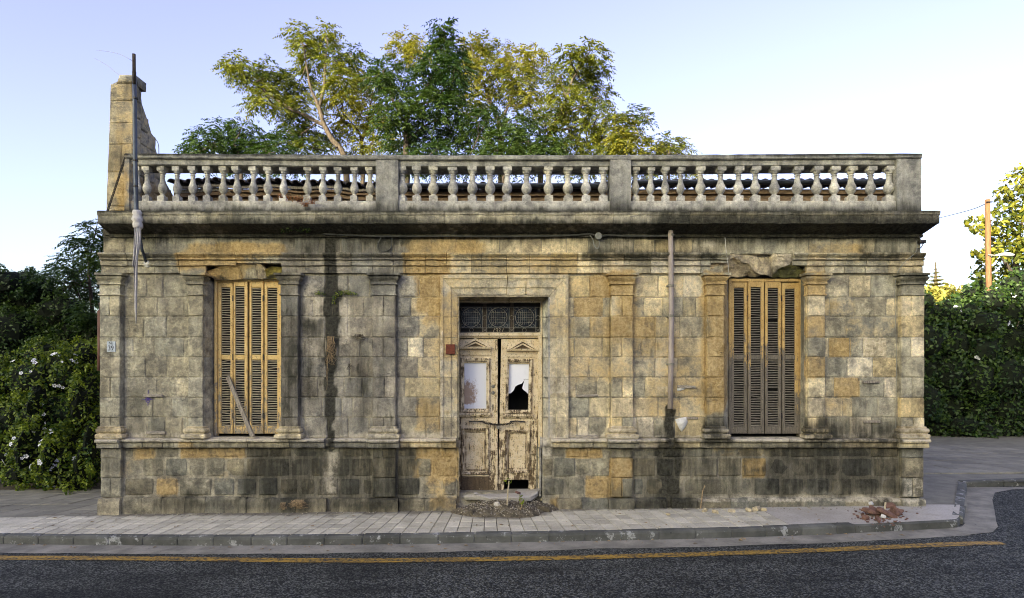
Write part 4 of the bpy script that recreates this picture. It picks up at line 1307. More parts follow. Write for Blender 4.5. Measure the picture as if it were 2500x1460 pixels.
L = dict(pl=1128, pr=1193, g0=888, g1=997, p0=1046, p1=1156, kick=1, ax=1161, hw=39, pt=825.5, pb=847)
Rr = dict(pl=1234.5, pr=1294, g0=890, g1=1000, p0=1050, p1=1152, kick=0, ax=1272, hw=39, pt=829, pb=852)
lfL = door_leaf(1120, 1214.5, L, 0, False)
lfR = door_leaf(1219.5, 1313, Rr, .022, True)
mb = MB().bbox(dg(1209.5), dg(1215.5), DY - .03, DY + .01, dz(1202), dz(830))
mb.erode(.003, 5)
mb.build('meeting_stile', 'door_paint', lfL, wear=.08)
mb = MB().bbox(dg(1126), dg(1194), DY - .012, DY + .02, dz(1199.5), dz(1163))
mb.erode(.004, 5)
mb.build('kick_board', 'door_paint', lfL, wear=.25)


def glass(dirty):
    m = NT('stained_frosted_glass' if dirty else 'frosted_glass')
    p = m.pos()
    n = m.noise(p, 30, 4, .75)
    n1 = m.noise(p, 5, 3)
    c = (.80, .80, .83)
    if dirty:
        sx = m.n('SeparateXYZ', {0: p})
        fx = m.rng(sx.outputs[0], X(1140, DY), X(1188, DY), 1, -.35)
        fz = m.math('MULTIPLY', m.rng(sx.outputs[2], dz(998), dz(978), -.1, 1), m.rng(sx.outputs[2], dz(955), dz(905), 1, 0))
        f = m.math('ADD', m.math('MULTIPLY', fx, fz), m.math('MULTIPLY', m.math('SUBTRACT', n, .5), 2.0))
        c = m.mix(m.rng(f, .25, .8), c, m.mix(n1, (.30, .19, .12), (.50, .38, .29)))
    else:
        c = m.mix(m.rng(n1, .5, .8, 0, .25), c, (.5, .5, .52))
    return m.princ(c, .22, None, .5)


MAT['glass_l'] = glass(True)
MAT['glass_r'] = glass(False)
MB().box(dg(1130), dg(1189), DY + .028, DY + .034, dz(998.5), dz(886)).build('glass_pane', 'glass_l', lfL)
# right pane: the upper remnant of a broken sheet
edge = [(1235.5, 967), (1240, 961), (1246, 960), (1253, 953), (1256, 944), (1262, 940), (1272, 936.5), (1278.5, 927.5), (1273, 948), (1277, 952.5), (1283, 957), (1287, 961), (1292, 966)]
pts = [(1235.5, 889), (1236, 930)] + edge + [(1292.5, 930), (1293, 889)]
rg = [(dg(x) + .022 * (dz(z) - 1.5) * 1.0 - .0, dz(z)) for x, z in pts]
mb = MB()
nv = len(rg)
mb.v = [(x, DY + .028, z) for x, z in rg] + [(x, DY + .034, z) for x, z in rg]
mb.f = [tuple(range(nv)), tuple(reversed(range(nv, 2 * nv)))] + [(i, (i + 1) % nv, nv + (i + 1) % nv, nv + i) for i in range(nv)]
pane = mb.build('broken_glass_pane', 'glass_r', lfR)
me = pane.data
import bmesh as _bm
b_ = _bm.new(); b_.from_mesh(me); _bm.ops.triangulate(b_, faces=b_.faces); b_.to_mesh(me); b_.free()
mb = MB().tube([P(1278.5, 927, DY + .02), P(1282, 925.5, DY + .02), P(1293, 927, DY + .02)], .002, 4)
mb.build('crack', 'dark_iron', lfR)
for py in (943.5, 959):
    p = P(1204, py, DY)
    m = MB()
    m.loft([[(p.x + r * math.cos(k * math.pi / 7), DY - d, p.z + r * math.sin(k * math.pi / 7)) for k in range(14)] for r, d in ((.030, 0), (.032, .008), (.024, .014), (.014, .016), (.013, .022), (.008, .024))])
    m.build('lock_rose', 'iron', lfL)
p = P(1203.5, 994, DY)
MB().bbox(p.x - .010, p.x + .010, DY - .008, DY, p.z - .045, p.z + .045).build('keyhole_plate', 'dark_iron', lfL)
for a, b, lf in ((1146, 1183, lfL), (1246, 1281, lfR)):
    m = MB()
    m.tube([P(a, 1029, DY - .0), P(a, 1029, DY - .06), P((a + b) / 2, 1028, DY - .065), P(b, 1030, DY - .06), P(b, 1030, DY)], .011, 8)
    m.build('door_handle', 'dark_iron', lf)

# --- fanlight with its wrought iron grille
fan = MB().box(dg(1118), dg(1321), DY + .05, DY + .055, dz(812), dz(737)).build('fanlight', 'dark_room', house)
m_ = NT('dusty_dark_glass')
_q = m_.pos()
MAT['dusty'] = m_.princ(m_.mix(m_.rng(m_.noise(_q, 9, 4), .4, .75), (.008, .012, .014), (.045, .058, .065)), .18, None, .5)
for a, b in ((1121, 1178), (1188, 1245), (1255, 1312)):
    MB().box(dg(a), dg(b), DY + .035, DY + .041, dz(801), dz(748)).build('glass_pane', 'dusty', fan)
for a in (1183, 1250):
    MB().bbox(dg(a) - .03, dg(a) + .03, DY + .012, DY + .045, dz(811), dz(738)).build('mullion', 'bark_dark', fan)
gr = MB()
gy = DY - .01
seg = lambda pts, r=.0034: gr.tube([P(x, z, gy) for x, z in pts], r, 5)


def arc(cx, cz, r, a0, a1, n=16, rr=.0034, rz=None):
    seg([(cx + r * math.cos(R(a0 + (a1 - a0) * i / n)), cz - (rz or r) * math.sin(R(a0 + (a1 - a0) * i / n))) for i in range(n + 1)], rr)


def spiral(cx, cz, r, a0, turn, n=12):
    seg([(cx + r * (1 - .75 * i / n) * math.cos(R(a0 + turn * i / n)), cz - r * (1 - .75 * i / n) * math.sin(R(a0 + turn * i / n))) for i in range(n + 1)], .0028)


for z in (750, 800.5, 811):
    seg([(1119, z), (1319, z)], .0042)
for x in (1122, 1178, 1188.5, 1243, 1254.5, 1308, 1318):
    seg([(x, 749), (x, 811)], .0042)
for cx in (1150, 1215.5, 1281):
    arc(cx, 775, 22.5, 0, 360, 26, .0042, 23.5)
    for k in range(-3, 4):
        w_ = 18 * math.sqrt(max(0, 1 - (k / 4.2) ** 2))
        seg([(cx + k * 5.2, 775 - w_), (cx + k * 5.2, 775 + w_)], .0022)
    for k in range(-2, 3):
        seg([(cx - 19, 775 + k * 6), (cx + 19, 775 + k * 6)], .0022)
    for sx in (-1, 1):
        for sz in (-1, 1):
            spiral(cx + sx * 20.5, 775 + sz * 19, 6, 90 + sx * 90, 300 * sx * sz)
            spiral(cx + sx * 11, 775 + sz * 15, 5, 0, 280 * sx * sz)
    if cx != 1215.5:
        arc(cx + (1 if cx < 1200 else -1), 806, 5, 0, 360, 12, .0032)
for cx in (1183.5, 1249, 1313):
    arc(cx, 776, 5.5, 0, 360, 12, .003)
    seg([(cx - 5, 802), (cx + 5, 810)], .003)
    seg([(cx + 5, 802), (cx - 5, 810)], .003)
gr.build('iron_grille', 'iron', fan)
nm = MB()
gr = nm
seg([(1204.5, 810), (1207.5, 802)], .0036)
arc(1213, 804, 2.4, 0, 360, 10, .0034); seg([(1215.4, 804), (1215, 808), (1213, 810.5)], .0034)
seg([(1218, 804), (1219, 802.2), (1221.5, 802.4), (1222, 804.5), (1219, 808), (1217.5, 810.5), (1223, 810.3)], .0034)
seg([(1226, 810.5), (1229, 802)], .0036)
nm.build('date_numerals', 'slat_pale', fan)

# --- doorstep: broken slab
ring0 = [(1142, 1206), (1160, 1203), (1190, 1204), (1215, 1204), (1250, 1202), (1290, 1200), (1310, 1196), (1317, 1196)]
mb = MB()
top, fr = [], []
for i, (px, py) in enumerate(ring0):
    yb_ = .42
    top.append(P(px, py, .30) * 1)
xs = [X(q) for q in (1128, 1150, 1172, 1195, 1220, 1245, 1270, 1295, 1312, 1320)]
zt = [.26, .285, .29, .285, .285, .29, .295, .31, .33, .34]
yf_ = [.10, -.02, -.09, -.13, -.12, -.15, -.17, -.13, -.03, .10]
rings = []
for x_, z_, y_ in zip(xs, zt, yf_):
    rings.append([(x_, .45, z_ - .1), (x_, .45, z_), (x_, (y_ + .45) / 2, z_ - .004), (x_, y_ + .03, z_ - .012), (x_, y_, z_ - .035), (x_, y_ + .03, z_ - .085)])
mb.loft(rings)
mb.erode(.03, 7)
mb.build('doorstep', 'cement', house)
core2 = MB().box(X(1120), X(1318), .14, .6, -.1, .20).build('threshold', 'dark_room', house)

# ------------------------------------------------------------------ roof behind the balustrade
RY = 1.5
roof = MB().add([(X(420, RY), RY + .25, Z(452, RY)), (X(2186, RY), RY + .25, Z(452, RY)), (X(2186, RY), 8.5, Z(452, RY) + .75), (X(420, RY), 8.5, Z(452, RY) + .75),
                 (X(420, RY), RY + .25, 4.9), (X(2186, RY), RY + .25, 4.9), (X(2186, RY), 8.5, 4.9), (X(420, RY), 8.5, 4.9)],
                [(0, 1, 2, 3), (0, 4, 5, 1), (1, 5, 6, 2), (2, 6, 7, 3), (3, 7, 4, 0)]).build('roof', 'tile', house)
tm = MB()
n = 9
sl = .12
ra, rb = .074, .088
rings = []
for (yy, r_, zz) in ((0, ra, 0), (.0, ra, 0), (.42, rb * .9, .42 * sl + .012)):
    rings.append([(r_ * math.cos(math.pi * k / n), yy, zz + r_ * .85 * math.sin(math.pi * k / n)) for k in range(n + 1)] + [((r_ - .016) * math.cos(math.pi * k / n), yy, zz + (r_ - .016) * .85 * math.sin(math.pi * k / n)) for k in range(n, -1, -1)])
tm.loft(rings[1:])
tile_me = tm.mesh('roof_tile')
tile_me.materials.append(MAT['tile'])


def eave_z(px):
    if px < 925:
        return 447 + 9 * ((px - 560) / 340) ** 2 * (1 if px > 560 else .6) + 2.5 * math.sin(px * .045)
    if px < 1500:
        return 458 + 2 * math.sin(px * .02)
    return 447 + 3 * (1 - (px - 1540) / 650)


px = 426.0
while px < 2186:
    if not (925 < px < 985 or 1480 < px < 1545):
        for r_ in range(2):
            o = link('roof_tile', tile_me, None, roof)
            z_ = eave_z(px)
            o.location = (X(px, RY), RY - .12 + r_ * .36, Z(z_, RY) + r_ * .36 * sl)
            o.rotation_euler = (random.uniform(-.02, .02), random.uniform(-.06, .06), random.uniform(-.05, .05))
    px += 21.5 + random.uniform(-1, 1)
# timber eave with sagging boards, left; straight boards and gutter to the right
def sag_board(p0, p1, a, b, y, th, mat='eave_wood', name='eave_board'):
    mb = MB()
    n = 24
    rings = []
    for i in range(n + 1):
        u = i / n
        px = p0 + (p1 - p0) * u
        zt, zb = Z(a(px), y), Z(b(px), y)
        x_ = X(px, y)
        rings.append([(x_, y, zb), (x_, y, zt), (x_, y + th, zt), (x_, y + th, zb)])
    mb.loft(rings)
    mb.erode(.008, 5, p0)
    return mb.build(name, mat, roof)


cv = lambda k: (lambda px: eave_z(px) + k)
sag_board(424, 918, cv(4), cv(10), RY + .02, .05, 'old_wood')
sag_board(430, 700, cv(13), cv(21), RY + .10, .05, 'old_wood')
sag_board(560, 918, cv(14), cv(19), RY + .06, .05)
sag_board(424, 918, cv(21), cv(31), RY + .12, .06)
sag_board(424, 918, cv(33), cv(60), RY + .2, .06)
for k in range(12):
    px = 620 + k * 24
    z_ = eave_z(px)
    MB().box(X(px, RY), X(px + 5, RY), RY + .08, RY + .6, Z(z_ + 14, RY), Z(z_ + 8, RY)).build('rafter_end', 'old_wood', roof)
for a, b in ((985, 1486), (1541, 2188)):
    sag_board(a, b, lambda px: 468 if px < 1500 else 462, lambda px: 478 if px < 1500 else 473, RY + .10, .05)
    sag_board(a, b, lambda px: 479 if px < 1500 else 474, lambda px: 500, RY + .16, .05)
    mb = MB()
    n = 30
    rings = []
    gz = (lambda px: 462) if a < 1500 else (lambda px: 454 - 1.5 * (px - 1540) / 640)
    for i in range(n + 1):
        px = a + (b - a) * i / n
        c = P(px, gz(px), RY - .05)
        prof = [(.085 * math.cos(R(t)), .075 * math.sin(R(t))) for t in range(180, 361, 20)]
        rings.append([(c.x, c.y + q[0], c.z + q[1] + .085) for q in prof] + [(c.x, c.y + q[0] * .9, c.z + q[1] * .9 + .09) for q in reversed(prof)])
    mb.loft(rings)
    mb.erode(.004, 2, a)
    mb.build('gutter', 'gutter', roof, smooth=True)

# ------------------------------------------------------------------ gable wall stump rising at the left end
gab = empty('gable_wall', (0, 0, 0), 'tall narrow stump of an old stone gable wall behind the left end of the balustrade', 'wall')
gx0, gx1 = X(259, .3), X(318, .3)
mb = MB()
yz = [(.32, 4.85), (.32, 7.22), (.42, 7.30), (.50, 7.02), (.75, 6.72), (1.05, 6.25), (1.35, 5.85), (2.2, 5.3), (2.2, 4.85)]
mb.loft([[(gx0 + .02 + (z - 4.9) * .035, y, z) for y, z in yz], [(gx1 - .02 + (z - 4.9) * .035, y, z) for y, z in yz]])
mb.build('core', 'mortar', gab, stains=True)
GZ = [(515, 503), (503, 420), (420, 352), (352, 300), (300, 246), (246, 205)]
for i, (b, t) in enumerate(GZ):
    for sx in ((0, 1),) if i != 2 else ((0, .55), (.56, 1)):
        mb = MB()
        f = lambda s_, py: gx0 + (gx1 - gx0) * s_ + (Z(py, .3) - 4.9) * .035
        patch(mb, (f(sx[0], b), .29, Z(b, .3)), (f(sx[1], b), .29, Z(b, .3)), (f(sx[1], t + .8), .29, Z(t + .8, .3)), (f(sx[0], t + .8), .29, Z(t + .8, .3)), .06, .015, .012, bulge=.006)
        mb.build('stone', 'stone', gab, stains=True, colr=random.choice([(.44, .36, .22), (.40, .34, .23), (.46, .39, .26)]), fix=False)
mb = MB()
f = lambda s_, py: gx0 + (gx1 - gx0) * s_ + (Z(py, .3) - 4.9) * .035
patch(mb, (f(.22, 205), .29, Z(204, .3)), (f(1, 205), .29, Z(204, .3)), (f(1, 181), .29, Z(183, .3)), (f(.34, 181), .29, Z(181, .3)), .3, .03, .02)
mb.build('stone', 'stone', gab, stains=True, colr=(.25, .235, .19), fix=False)
# side stones facing the roof
prev = None
for k, (y0, y1) in enumerate(((.32, .5), (.5, .72), (.72, .95), (.95, 1.2), (1.2, 1.5), (1.5, 1.85), (1.85, 2.18))):
    z = 4.9
    ztop = float(np.interp((y0 + y1) / 2, [q[0] for q in yz[:-1]], [q[1] for q in yz[:-1]]))
    while z < ztop - .12:
        h_ = min(random.uniform(.22, .34), ztop - z)
        xx = lambda q: gx1 + .005 + (q - 4.9) * .035
        mb = MB()
        patch(mb, (xx(z), y0, z), (xx(z), y1, z), (xx(z + h_), y1, z + h_ - .006), (xx(z + h_), y0, z + h_ - .006), .05, .02, .018, bulge=.012)
        mb.build('stone', 'stone', gab, stains=True, colr=random.choice(GREY), fix=False)
        z += h_

# ------------------------------------------------------------------ pipes, pole, cables
dp = MB()
path = [P(1637, 550, -.10), P(1638, 640, -.09), P(1639, 770, -.09), P(1638, 890, -.09), P(1636, 998, -.10)]
dp.tube(path, .042, 12)
pipe = dp.build('drainpipe', 'pipe', house, smooth=True)
for py in (574, 697, 771, 889):
    p = P(1638.5, py, -.09)
    q = MB()
    q.lathe((p.x, p.y, p.z), [(.043, -.02), (.051, -.018), (.051, .018), (.043, .02)], 14).box(p.x - .06, p.x + .06, p.y + .03, .03, p.z - .012, p.z + .012)
    q.build('pipe_bracket', 'iron', pipe)
dp = MB()
dp.tube([P(246, 742, .3), P(243, 760, .2), P(244, 850, .22), P(243, 905, .22)], .035, 10)
dp.build('side_drainpipe', 'brown_pipe', house, smooth=True)

yp = -.34
pole = empty('signal_pole', (0, 0, 0), 'dark steel pipe pole strapped upright in front of the left balustrade', 'pole')
MB().tube([P(335.5, 604, yp), P(333, 515, yp), P(330, 380, yp), P(329, 250, yp), P(327.5, 175, yp)], [.030, .032, .032, .031, .030], 10).build('pipe', 'steel_pole', pole, smooth=True)
MB().tube([P(327.8, 205, yp - .02), P(327, 132, yp - .02)], .026, 8).build('upper_pipe', 'bark_dark', pole, smooth=True)
for py in (392, 455, 240):
    p = P(331, py, yp)
    MB().lathe((p.x, p.y, p.z), [(.033, -.014), (.039, -.012), (.039, .012), (.033, .014)], 10).build('clamp', 'dark_iron', pole)
MB().tube([P(342, 575, yp + .12), P(347, 610, -.2), P(357, 641, -.05)], .022, 8).tube([P(337, 560, yp + .02), P(342, 575, yp + .12), P(352, 583, -.12)], .018, 8).build('wall_bracket', 'steel_pole', pole, smooth=True)
q = MB()
c = P(358, 642, -.05)
q.loft([[(c.x + r * math.cos(k * math.pi / 6) * (1 + .3 * random.random()), c.y - d, c.z + r * math.sin(k * math.pi / 6) * (1 + .3 * random.random())) for k in range(12)] for r, d in ((.07, -.05), (.065, .0), (.03, .02))])
q.build('mortar_patch', 'paper', pole)

# cloth tied round the foot of the pole
cl = empty('cloth_rag', (0, 0, 0), 'dirty white rag knotted round the steel pole, its long tail hanging down', 'cloth')
q = MB()
n = 18
rings = []
for i in range(9):
    v = i / 8
    py = 514 + v * 46
    r0 = .055 + .018 * math.sin(v * math.pi) + .012 * math.sin(v * 17)
    c = P(335 + 2 * v, py, yp)
    rings.append([(c.x + r0 * math.cos(2 * math.pi * k / n) * (1 + .14 * math.sin(3 * k + i * 1.7)), c.y + r0 * math.sin(2 * math.pi * k / n) * (1 + .14 * math.cos(2 * k + i)), c.z) for k in range(n)])
q.loft(rings)
q.erode(.012, 18).build('knot', 'cloth', cl, smooth=True)


def ribbon(pts, name, mat, parent, folds=3, seed=1.0):
    """hanging strip of cloth: (px, py, halfwidth px) with folds in depth"""
    q = MB()
    m_ = 9
    rings = []
    for i, (px, py, w_) in enumerate(pts):
        f = []
        for k in range(m_):
            u = k / (m_ - 1) * 2 - 1
            yy = yp - .05 + .028 * math.sin(u * folds * 2 + i * .6 + seed) * min(1, w_ / 5)
            p = P(px + u * w_, py, yy)
            f.append(tuple(p))
        b = [(p[0], p[1] + .008, p[2]) for p in reversed(f)]
        rings.append(f + b)
    q.loft(rings)
    return q.build(name, mat, parent, smooth=True)


ribbon([(337, 555, 7), (336, 575, 9), (335, 595, 9), (332, 615, 7), (329, 635, 5), (326, 652, 4)], 'fold', 'cloth', cl, 3, .4)
ribbon([(334, 556, 6), (332, 600, 6), (331, 640, 5), (331, 680, 4), (330.5, 720, 3.6), (331, 755, 2.6), (331.5, 790, 1.0)], 'tail', 'cloth', cl, 2, 2.0)


def chain_mesh(a, b, n, r=.016, w=.004, sagv=0.0):
    q = MB()
    a, b = Vector(a), Vector(b)
    for i in range(n):
        t = (i + .5) / n
        c = a.lerp(b, t) - Vector((0, 0, sagv * 4 * t * (1 - t)))
        d = (b - a).normalized()
        s1 = d.cross(Vector((0, 1, 0))).normalized() if i % 2 else Vector((0, 1, 0))
        pts = [c + d * (1.5 * r * math.cos(2 * math.pi * k / 8)) + s1 * (r * math.sin(2 * math.pi * k / 8)) for k in range(9)]
        q.tube(pts, w, 4, False)
    return q


ch = chain_mesh(P(306, 384, -.02), P(262, 517, -.02), 36, .017, .0055).build('stay_chain', 'dark_iron')
tag(ch, 'rusty stay chain slanting from the balustrade end down to the cornice', 'chain')
ch = chain_mesh(P(352, 430, .1), P(347, 490, .1), 16, .014, .0045).build('hanging_chain', 'dark_iron')
tag(ch, 'short dark chain dangling behind the pole between the first balusters', 'chain')


def wire(name, pts, r, label, cat='wire', mat='cable'):
    # smooth through the control points
    P_ = [Vector(p) for p in pts]
    out = []
    for i in range(len(P_) - 1):
        p0, p1, p2, p3 = P_[max(i - 1, 0)], P_[i], P_[i + 1], P_[min(i + 2, len(P_) - 1)]
        for k in range(6):
            t = k / 6
            out.append(.5 * ((2 * p1) + (p2 - p0) * t + (2 * p0 - 5 * p1 + 4 * p2 - p3) * t * t + (3 * p1 - p0 - 3 * p2 + p3) * t ** 3))
    out.append(P_[-1])
    o = MB().tube(out, r, 5).build(name, mat)
    return tag(o, label, cat)


wire('pole_wire', [P(331, 185, yp), P(343, 235, -.1), P(352, 300, .0), P(372, 330, .0), P(386, 350, .0), P(388, 376, .0)], .006, 'thin wire curling from the pole top down behind the balustrade coping')
wire('overhead_wire', [P(326, 150, yp), P(285, 130, 1.5), P(235, 122, 4)], .004, 'upper faint overhead wire leaving the pole top to the left')
wire('overhead_wire', [P(326, 190, yp), P(290, 182, 1.0), P(262, 160, 3), P(230, 142, 5)], .0045, 'lower faint overhead wire above the gable stump')
wire('wall_cable', [P(1100, 577, -.06), P(1300, 577, -.06), P(1400, 574, -.06), P(1440, 571, -.07), P(1456, 577, -.08)], .014, 'dark cable clipped along under the cornice over the door', 'cable')
wire('wall_cable', [P(1466, 577, -.08), P(1490, 574, -.06), P(1530, 576, -.06), P(1632, 576, -.06)], .016, 'thick dark cable between the junction box and the drainpipe', 'cable')
wire('wall_cable', [P(790, 571, -.07), P(850, 574, -.06), P(925, 577, -.06), P(960, 577, -.06), P(1098, 577, -.06)], .013, 'dark cable under the cornice left of the door', 'cable')
wire('loop_cable', [P(1440, 574, -.06), P(1447, 584, -.03), P(1451, 600, -.03), P(1458, 607, -.035), P(1463, 598, -.03), P(1462, 582, -.06)], .009, 'grey cable loop drooping beneath the junction box', 'cable', 'box_grey')
wire('loop_cable', [P(930, 580, -.05), P(922, 600, -.03), P(930, 612, -.03), P(942, 613, -.03), P(955, 603, -.03), P(957, 580, -.05)], .010, 'dark cable loop hanging on the frieze left of the door', 'cable')
wire('shutter_wire', [P(1770, 580, -.02), P(1773, 615, -.11), P(1778, 650, -.06), P(1777, 675, .05)], .005, 'thin pale wire hanging in front of the broken right lintel', 'wire', 'paper')
wire('corner_wire', [P(2238, 588, -.05), P(2236, 615, -.11), P(2200, 650, -.12), P(2185, 700, -.02), P(2188, 850, -.015), P(2187, 1060, -.015)], .0045, 'thin wire running down beside the right corner pilaster', 'wire', 'box_grey')
jb = MB()
p = P(1461, 576, -.08)
jb.loft([[(p.x + r * math.cos(k * math.pi / 8 + .2), p.y + d, p.z + r * math.sin(k * math.pi / 8 + .2)) for k in range(16)] for r, d in ((.055, .06), (.06, .0), (.055, -.02), (.02, -.025))])
tag(jb.build('junction_box', 'box_grey'), 'round grey junction box fixed under the cornice above the door', 'junction box')
lt = MB()
p = P(2244, 590, -.05)
lt.bbox(p.x - .01, p.x + .09, p.y - .05, p.y + .03, p.z - .03, p.z + .02).tube([(p.x + .02, p.y, p.z + .02), (p.x, p.y + .03, p.z + .16)], .01, 5).tube([(p.x + .07, p.y, p.z - .03), (p.x + .03, p.y, p.z - .1), (p.x - .05, p.y, p.z - .12)], .008, 5)
tag(lt.build('wall_lamp', 'dark_iron'), 'small dark lamp bracket under the right end of the cornice', 'lamp')

# ------------------------------------------------------------------ plates, strips, papers on the facade
def text_mesh(txt, size, ext=.001):
    cu = bpy.data.curves.new('t', 'FONT')
    cu.body = txt
    cu.size = size
    cu.extrude = ext
    cu.align_x = 'CENTER'
    o = bpy.data.objects.new('t', cu)
    col.objects.link(o)
    dgp = bpy.context.evaluated_depsgraph_get()
    me = bpy.data.meshes.new_from_object(o.evaluated_get(dgp))
    bpy.data.objects.remove(o)
    bpy.data.curves.remove(cu)
    return me


np_ = empty('number_plate', (0, 0, 0), 'small grey house number plate reading No 39 on the left corner pilaster', 'sign')
yq = -.104
a, b = P(261, 859, yq), P(281.5, 833.5, yq)
MB().bbox(a.x, b.x, yq - .004, yq + .012, a.z, b.z, .003).build('plate', 'plate', np_)
for txt, sz, px, py, bold in (('39', .115, 271, 855.5, 1), ('N', .062, 269.4, 840.5, 0), ('o', .036, 274.3, 839, 0)):
    me = text_mesh(txt, sz)
    p = P(px, py, yq)
    for v in me.vertices:
        v.co = Vector((p.x + v.co.x * (.85 if bold else 1.0), yq - .0052 - v.co.z, p.z + v.co.y))
    link('numerals' if bold else 'letter', me, 'ink', np_)
p = P(274.3, 840.3, yq)
MB().box(p.x - .012, p.x + .012, yq - .006, yq - .003, p.z - .012, p.z - .007).build('letter', 'ink', np_)

rp = MB()
a, b = P(1088.5, 865, -.06), P(1110.5, 840.5, -.06)
rp.bbox(a.x, b.x, -.058, -.03, a.z, b.z, .003).tube([(a.x + .02, -.058, b.z - .02), (a.x + .02, -.064, b.z - .02)], .006, 6).tube([(b.x - .02, -.058, a.z + .02), (b.x - .02, -.064, a.z + .02)], .006, 6)
tag(rp.build('rusty_plate', 'rust'), 'square rusty red plate fixed on the left door jamb', 'plate')
STR = [(352, 399, 963, 969, 0, 'grey wooden strip nailed over the purple scrawl on the left bay'), (359, 405.5, 1053, 1060, 0, 'splintered wooden strip just above the ledge on the left bay'),
       (1406, 1459, 963, 968.5, .5, 'pale wooden strip nailed right of the door surround'), (1653, 1697, 941, 948, -1, 'wooden strip with a torn paper corner right of the drainpipe'),
       (1674, 1703, 1018, 1024, 0, 'reddish wooden strip beside the torn white paper'), (2104, 2146, 929, 936, 0, 'upper brownish wooden strip on the right bay'),
       (2107, 2147, 1026, 1032, 0, 'lower brownish wooden strip on the right bay'), (1405, 1458, 1062, 1069, 0, 'pale stone-coloured board lying on the ledge right of the door')]
for k, (a, b, t, c, sk, lab) in enumerate(STR):
    q = MB()
    y0 = -.032 if k < 7 else -.05
    q.bbox(X(a), X(b), y0, .004, Zf(c), Zf(t), .004)
    q.v = [(v[0], v[1], v[2] + sk * .006 * (v[0] - X((a + b) / 2)) / .15) for v in q.v]
    # nail heads are part of the strip
    for u in (.08, .92):
        xx = X(a) + (X(b) - X(a)) * u
        zz = (Zf(c) + Zf(t)) / 2
        q.tube([(xx, y0 + .002, zz), (xx, y0 - .004, zz)], .005, 6)
    q.erode(.003, 8, k)
    tag(q.build('wood_strip', 'strip_wood' if k not in (4, 5, 6) else 'old_wood'), lab, 'wood strip')


def sheet_poly(name, pts, y, mat, label, cat, amp=.02, th=.003):
    """crumpled sheet on the wall: outline in survey units"""
    cx, cz = sum(p[0] for p in pts) / len(pts), sum(p[1] for p in pts) / len(pts)
    q = MB()
    n = len(pts)
    rings = []
    for s_ in (1, .66, .33):
        rings.append([(X(cx + (p[0] - cx) * s_), y - amp * (1 - s_) - .012 * noise.noise(Vector((p[0] * .2, p[1] * .2, s_ * 3))), Zf(cz + (p[1] - cz) * s_)) for p in pts])
    q.loft(rings, True, False)
    q.v.append((X(cx), y - amp, Zf(cz)))
    q.f += [(2 * n + i, 2 * n + (i + 1) % n, 3 * n) for i in range(n)]
    o = len(q.v)
    fs = list(q.f)
    q.v += [(v[0], v[1] + th, v[2]) for v in q.v]
    q.f += [tuple(reversed([i + o for i in f])) for f in fs]
    q.f += [(i, (i + 1) % n, o + (i + 1) % n, o + i) for i in range(n)]
    return tag(q.build(name, mat, smooth=True), label, cat)


sheet_poly('torn_paper', [(1647, 1024), (1658, 1020), (1668, 1018.5), (1675, 1017), (1678, 1030), (1672, 1042), (1663, 1054), (1658, 1048), (1652, 1036)], -.03, 'paper', 'torn white paper flapping on the wall right of the drainpipe outlet', 'paper', .05)
sheet_poly('paper_scrap', [(1652, 948), (1663, 947), (1674, 948), (1668, 952), (1660, 954), (1653, 955)], -.012, 'paper', 'small torn paper scrap under the strip right of the drainpipe', 'paper', .01)
# purple scrawl
gq = MB()
gs = lambda pts, r=.006: gq.tube([(X(a), -.008, Zf(b)) for a, b in pts], r, 4)
gs([(363, 952), (362.5, 962)]); gs([(347, 976.5), (357, 974.5), (370, 975), (379, 974)], .004)
gs([(357.5, 970), (357, 976), (359, 981), (362, 984), (366, 980), (368, 975), (367, 970)]); gs([(362, 970), (361, 978), (364, 978), (363, 971)], .008); gs([(362, 984), (362, 991)], .005); gs([(358, 972), (367, 973)], .007)
gq.v = [(v[0], -.012 + (v[1] + .008) * .3, v[2]) for v in gq.v]
gq.build('spray_mark', 'purple', house)

# plank leaning in the left window
q = MB()
a, b = P(617, 1066, -.10), P(556, 920, .10)
d = (b - a).normalized()
n_ = d.cross(Vector((0, 1, 0))).normalized()
w_, t_ = .032, .02
rings = []
for i in range(7):
    c = a.lerp(b, i / 6)
    rings.append([c + n_ * w_ + Vector((0, -t_, 0)), c - n_ * w_ + Vector((0, -t_, 0)), c - n_ * w_ + Vector((0, t_, 0)), c + n_ * w_ + Vector((0, t_, 0))])
q.loft(rings)
q.erode(.007, 6)
tag(q.build('leaning_plank', 'old_wood'), 'splintered grey plank leaning against the yellow shutters', 'plank')

# chain and padlock on the door
ch = empty('door_chain', (0, 0, 0), 'rusty chain with a padlock looped through both door handles', 'chain')
chain_mesh(P(1174, 1027, DY - .09), P(1254, 1031, DY - .09), 22, .014, .004, .05).build('chain_links', 'dark_iron', ch)['kind'] = 'stuff'
chain_mesh(P(1180, 1031, DY - .08), P(1250, 1033, DY - .08), 20, .014, .004, .035).build('chain_links', 'dark_iron', ch)['kind'] = 'stuff'
p = P(1216.5, 1043, DY - .09)
MB().bbox(p.x - .027, p.x + .027, p.y - .012, p.y + .012, p.z - .03, p.z + .025).build('padlock_body', 'iron', ch)
MB().tube([(p.x - .018, p.y, p.z + .02), (p.x - .018, p.y, p.z + .05), (p.x, p.y, p.z + .062), (p.x + .018, p.y, p.z + .05), (p.x + .018, p.y, p.z + .02)], .005, 6).build('shackle', 'dark_iron', ch)

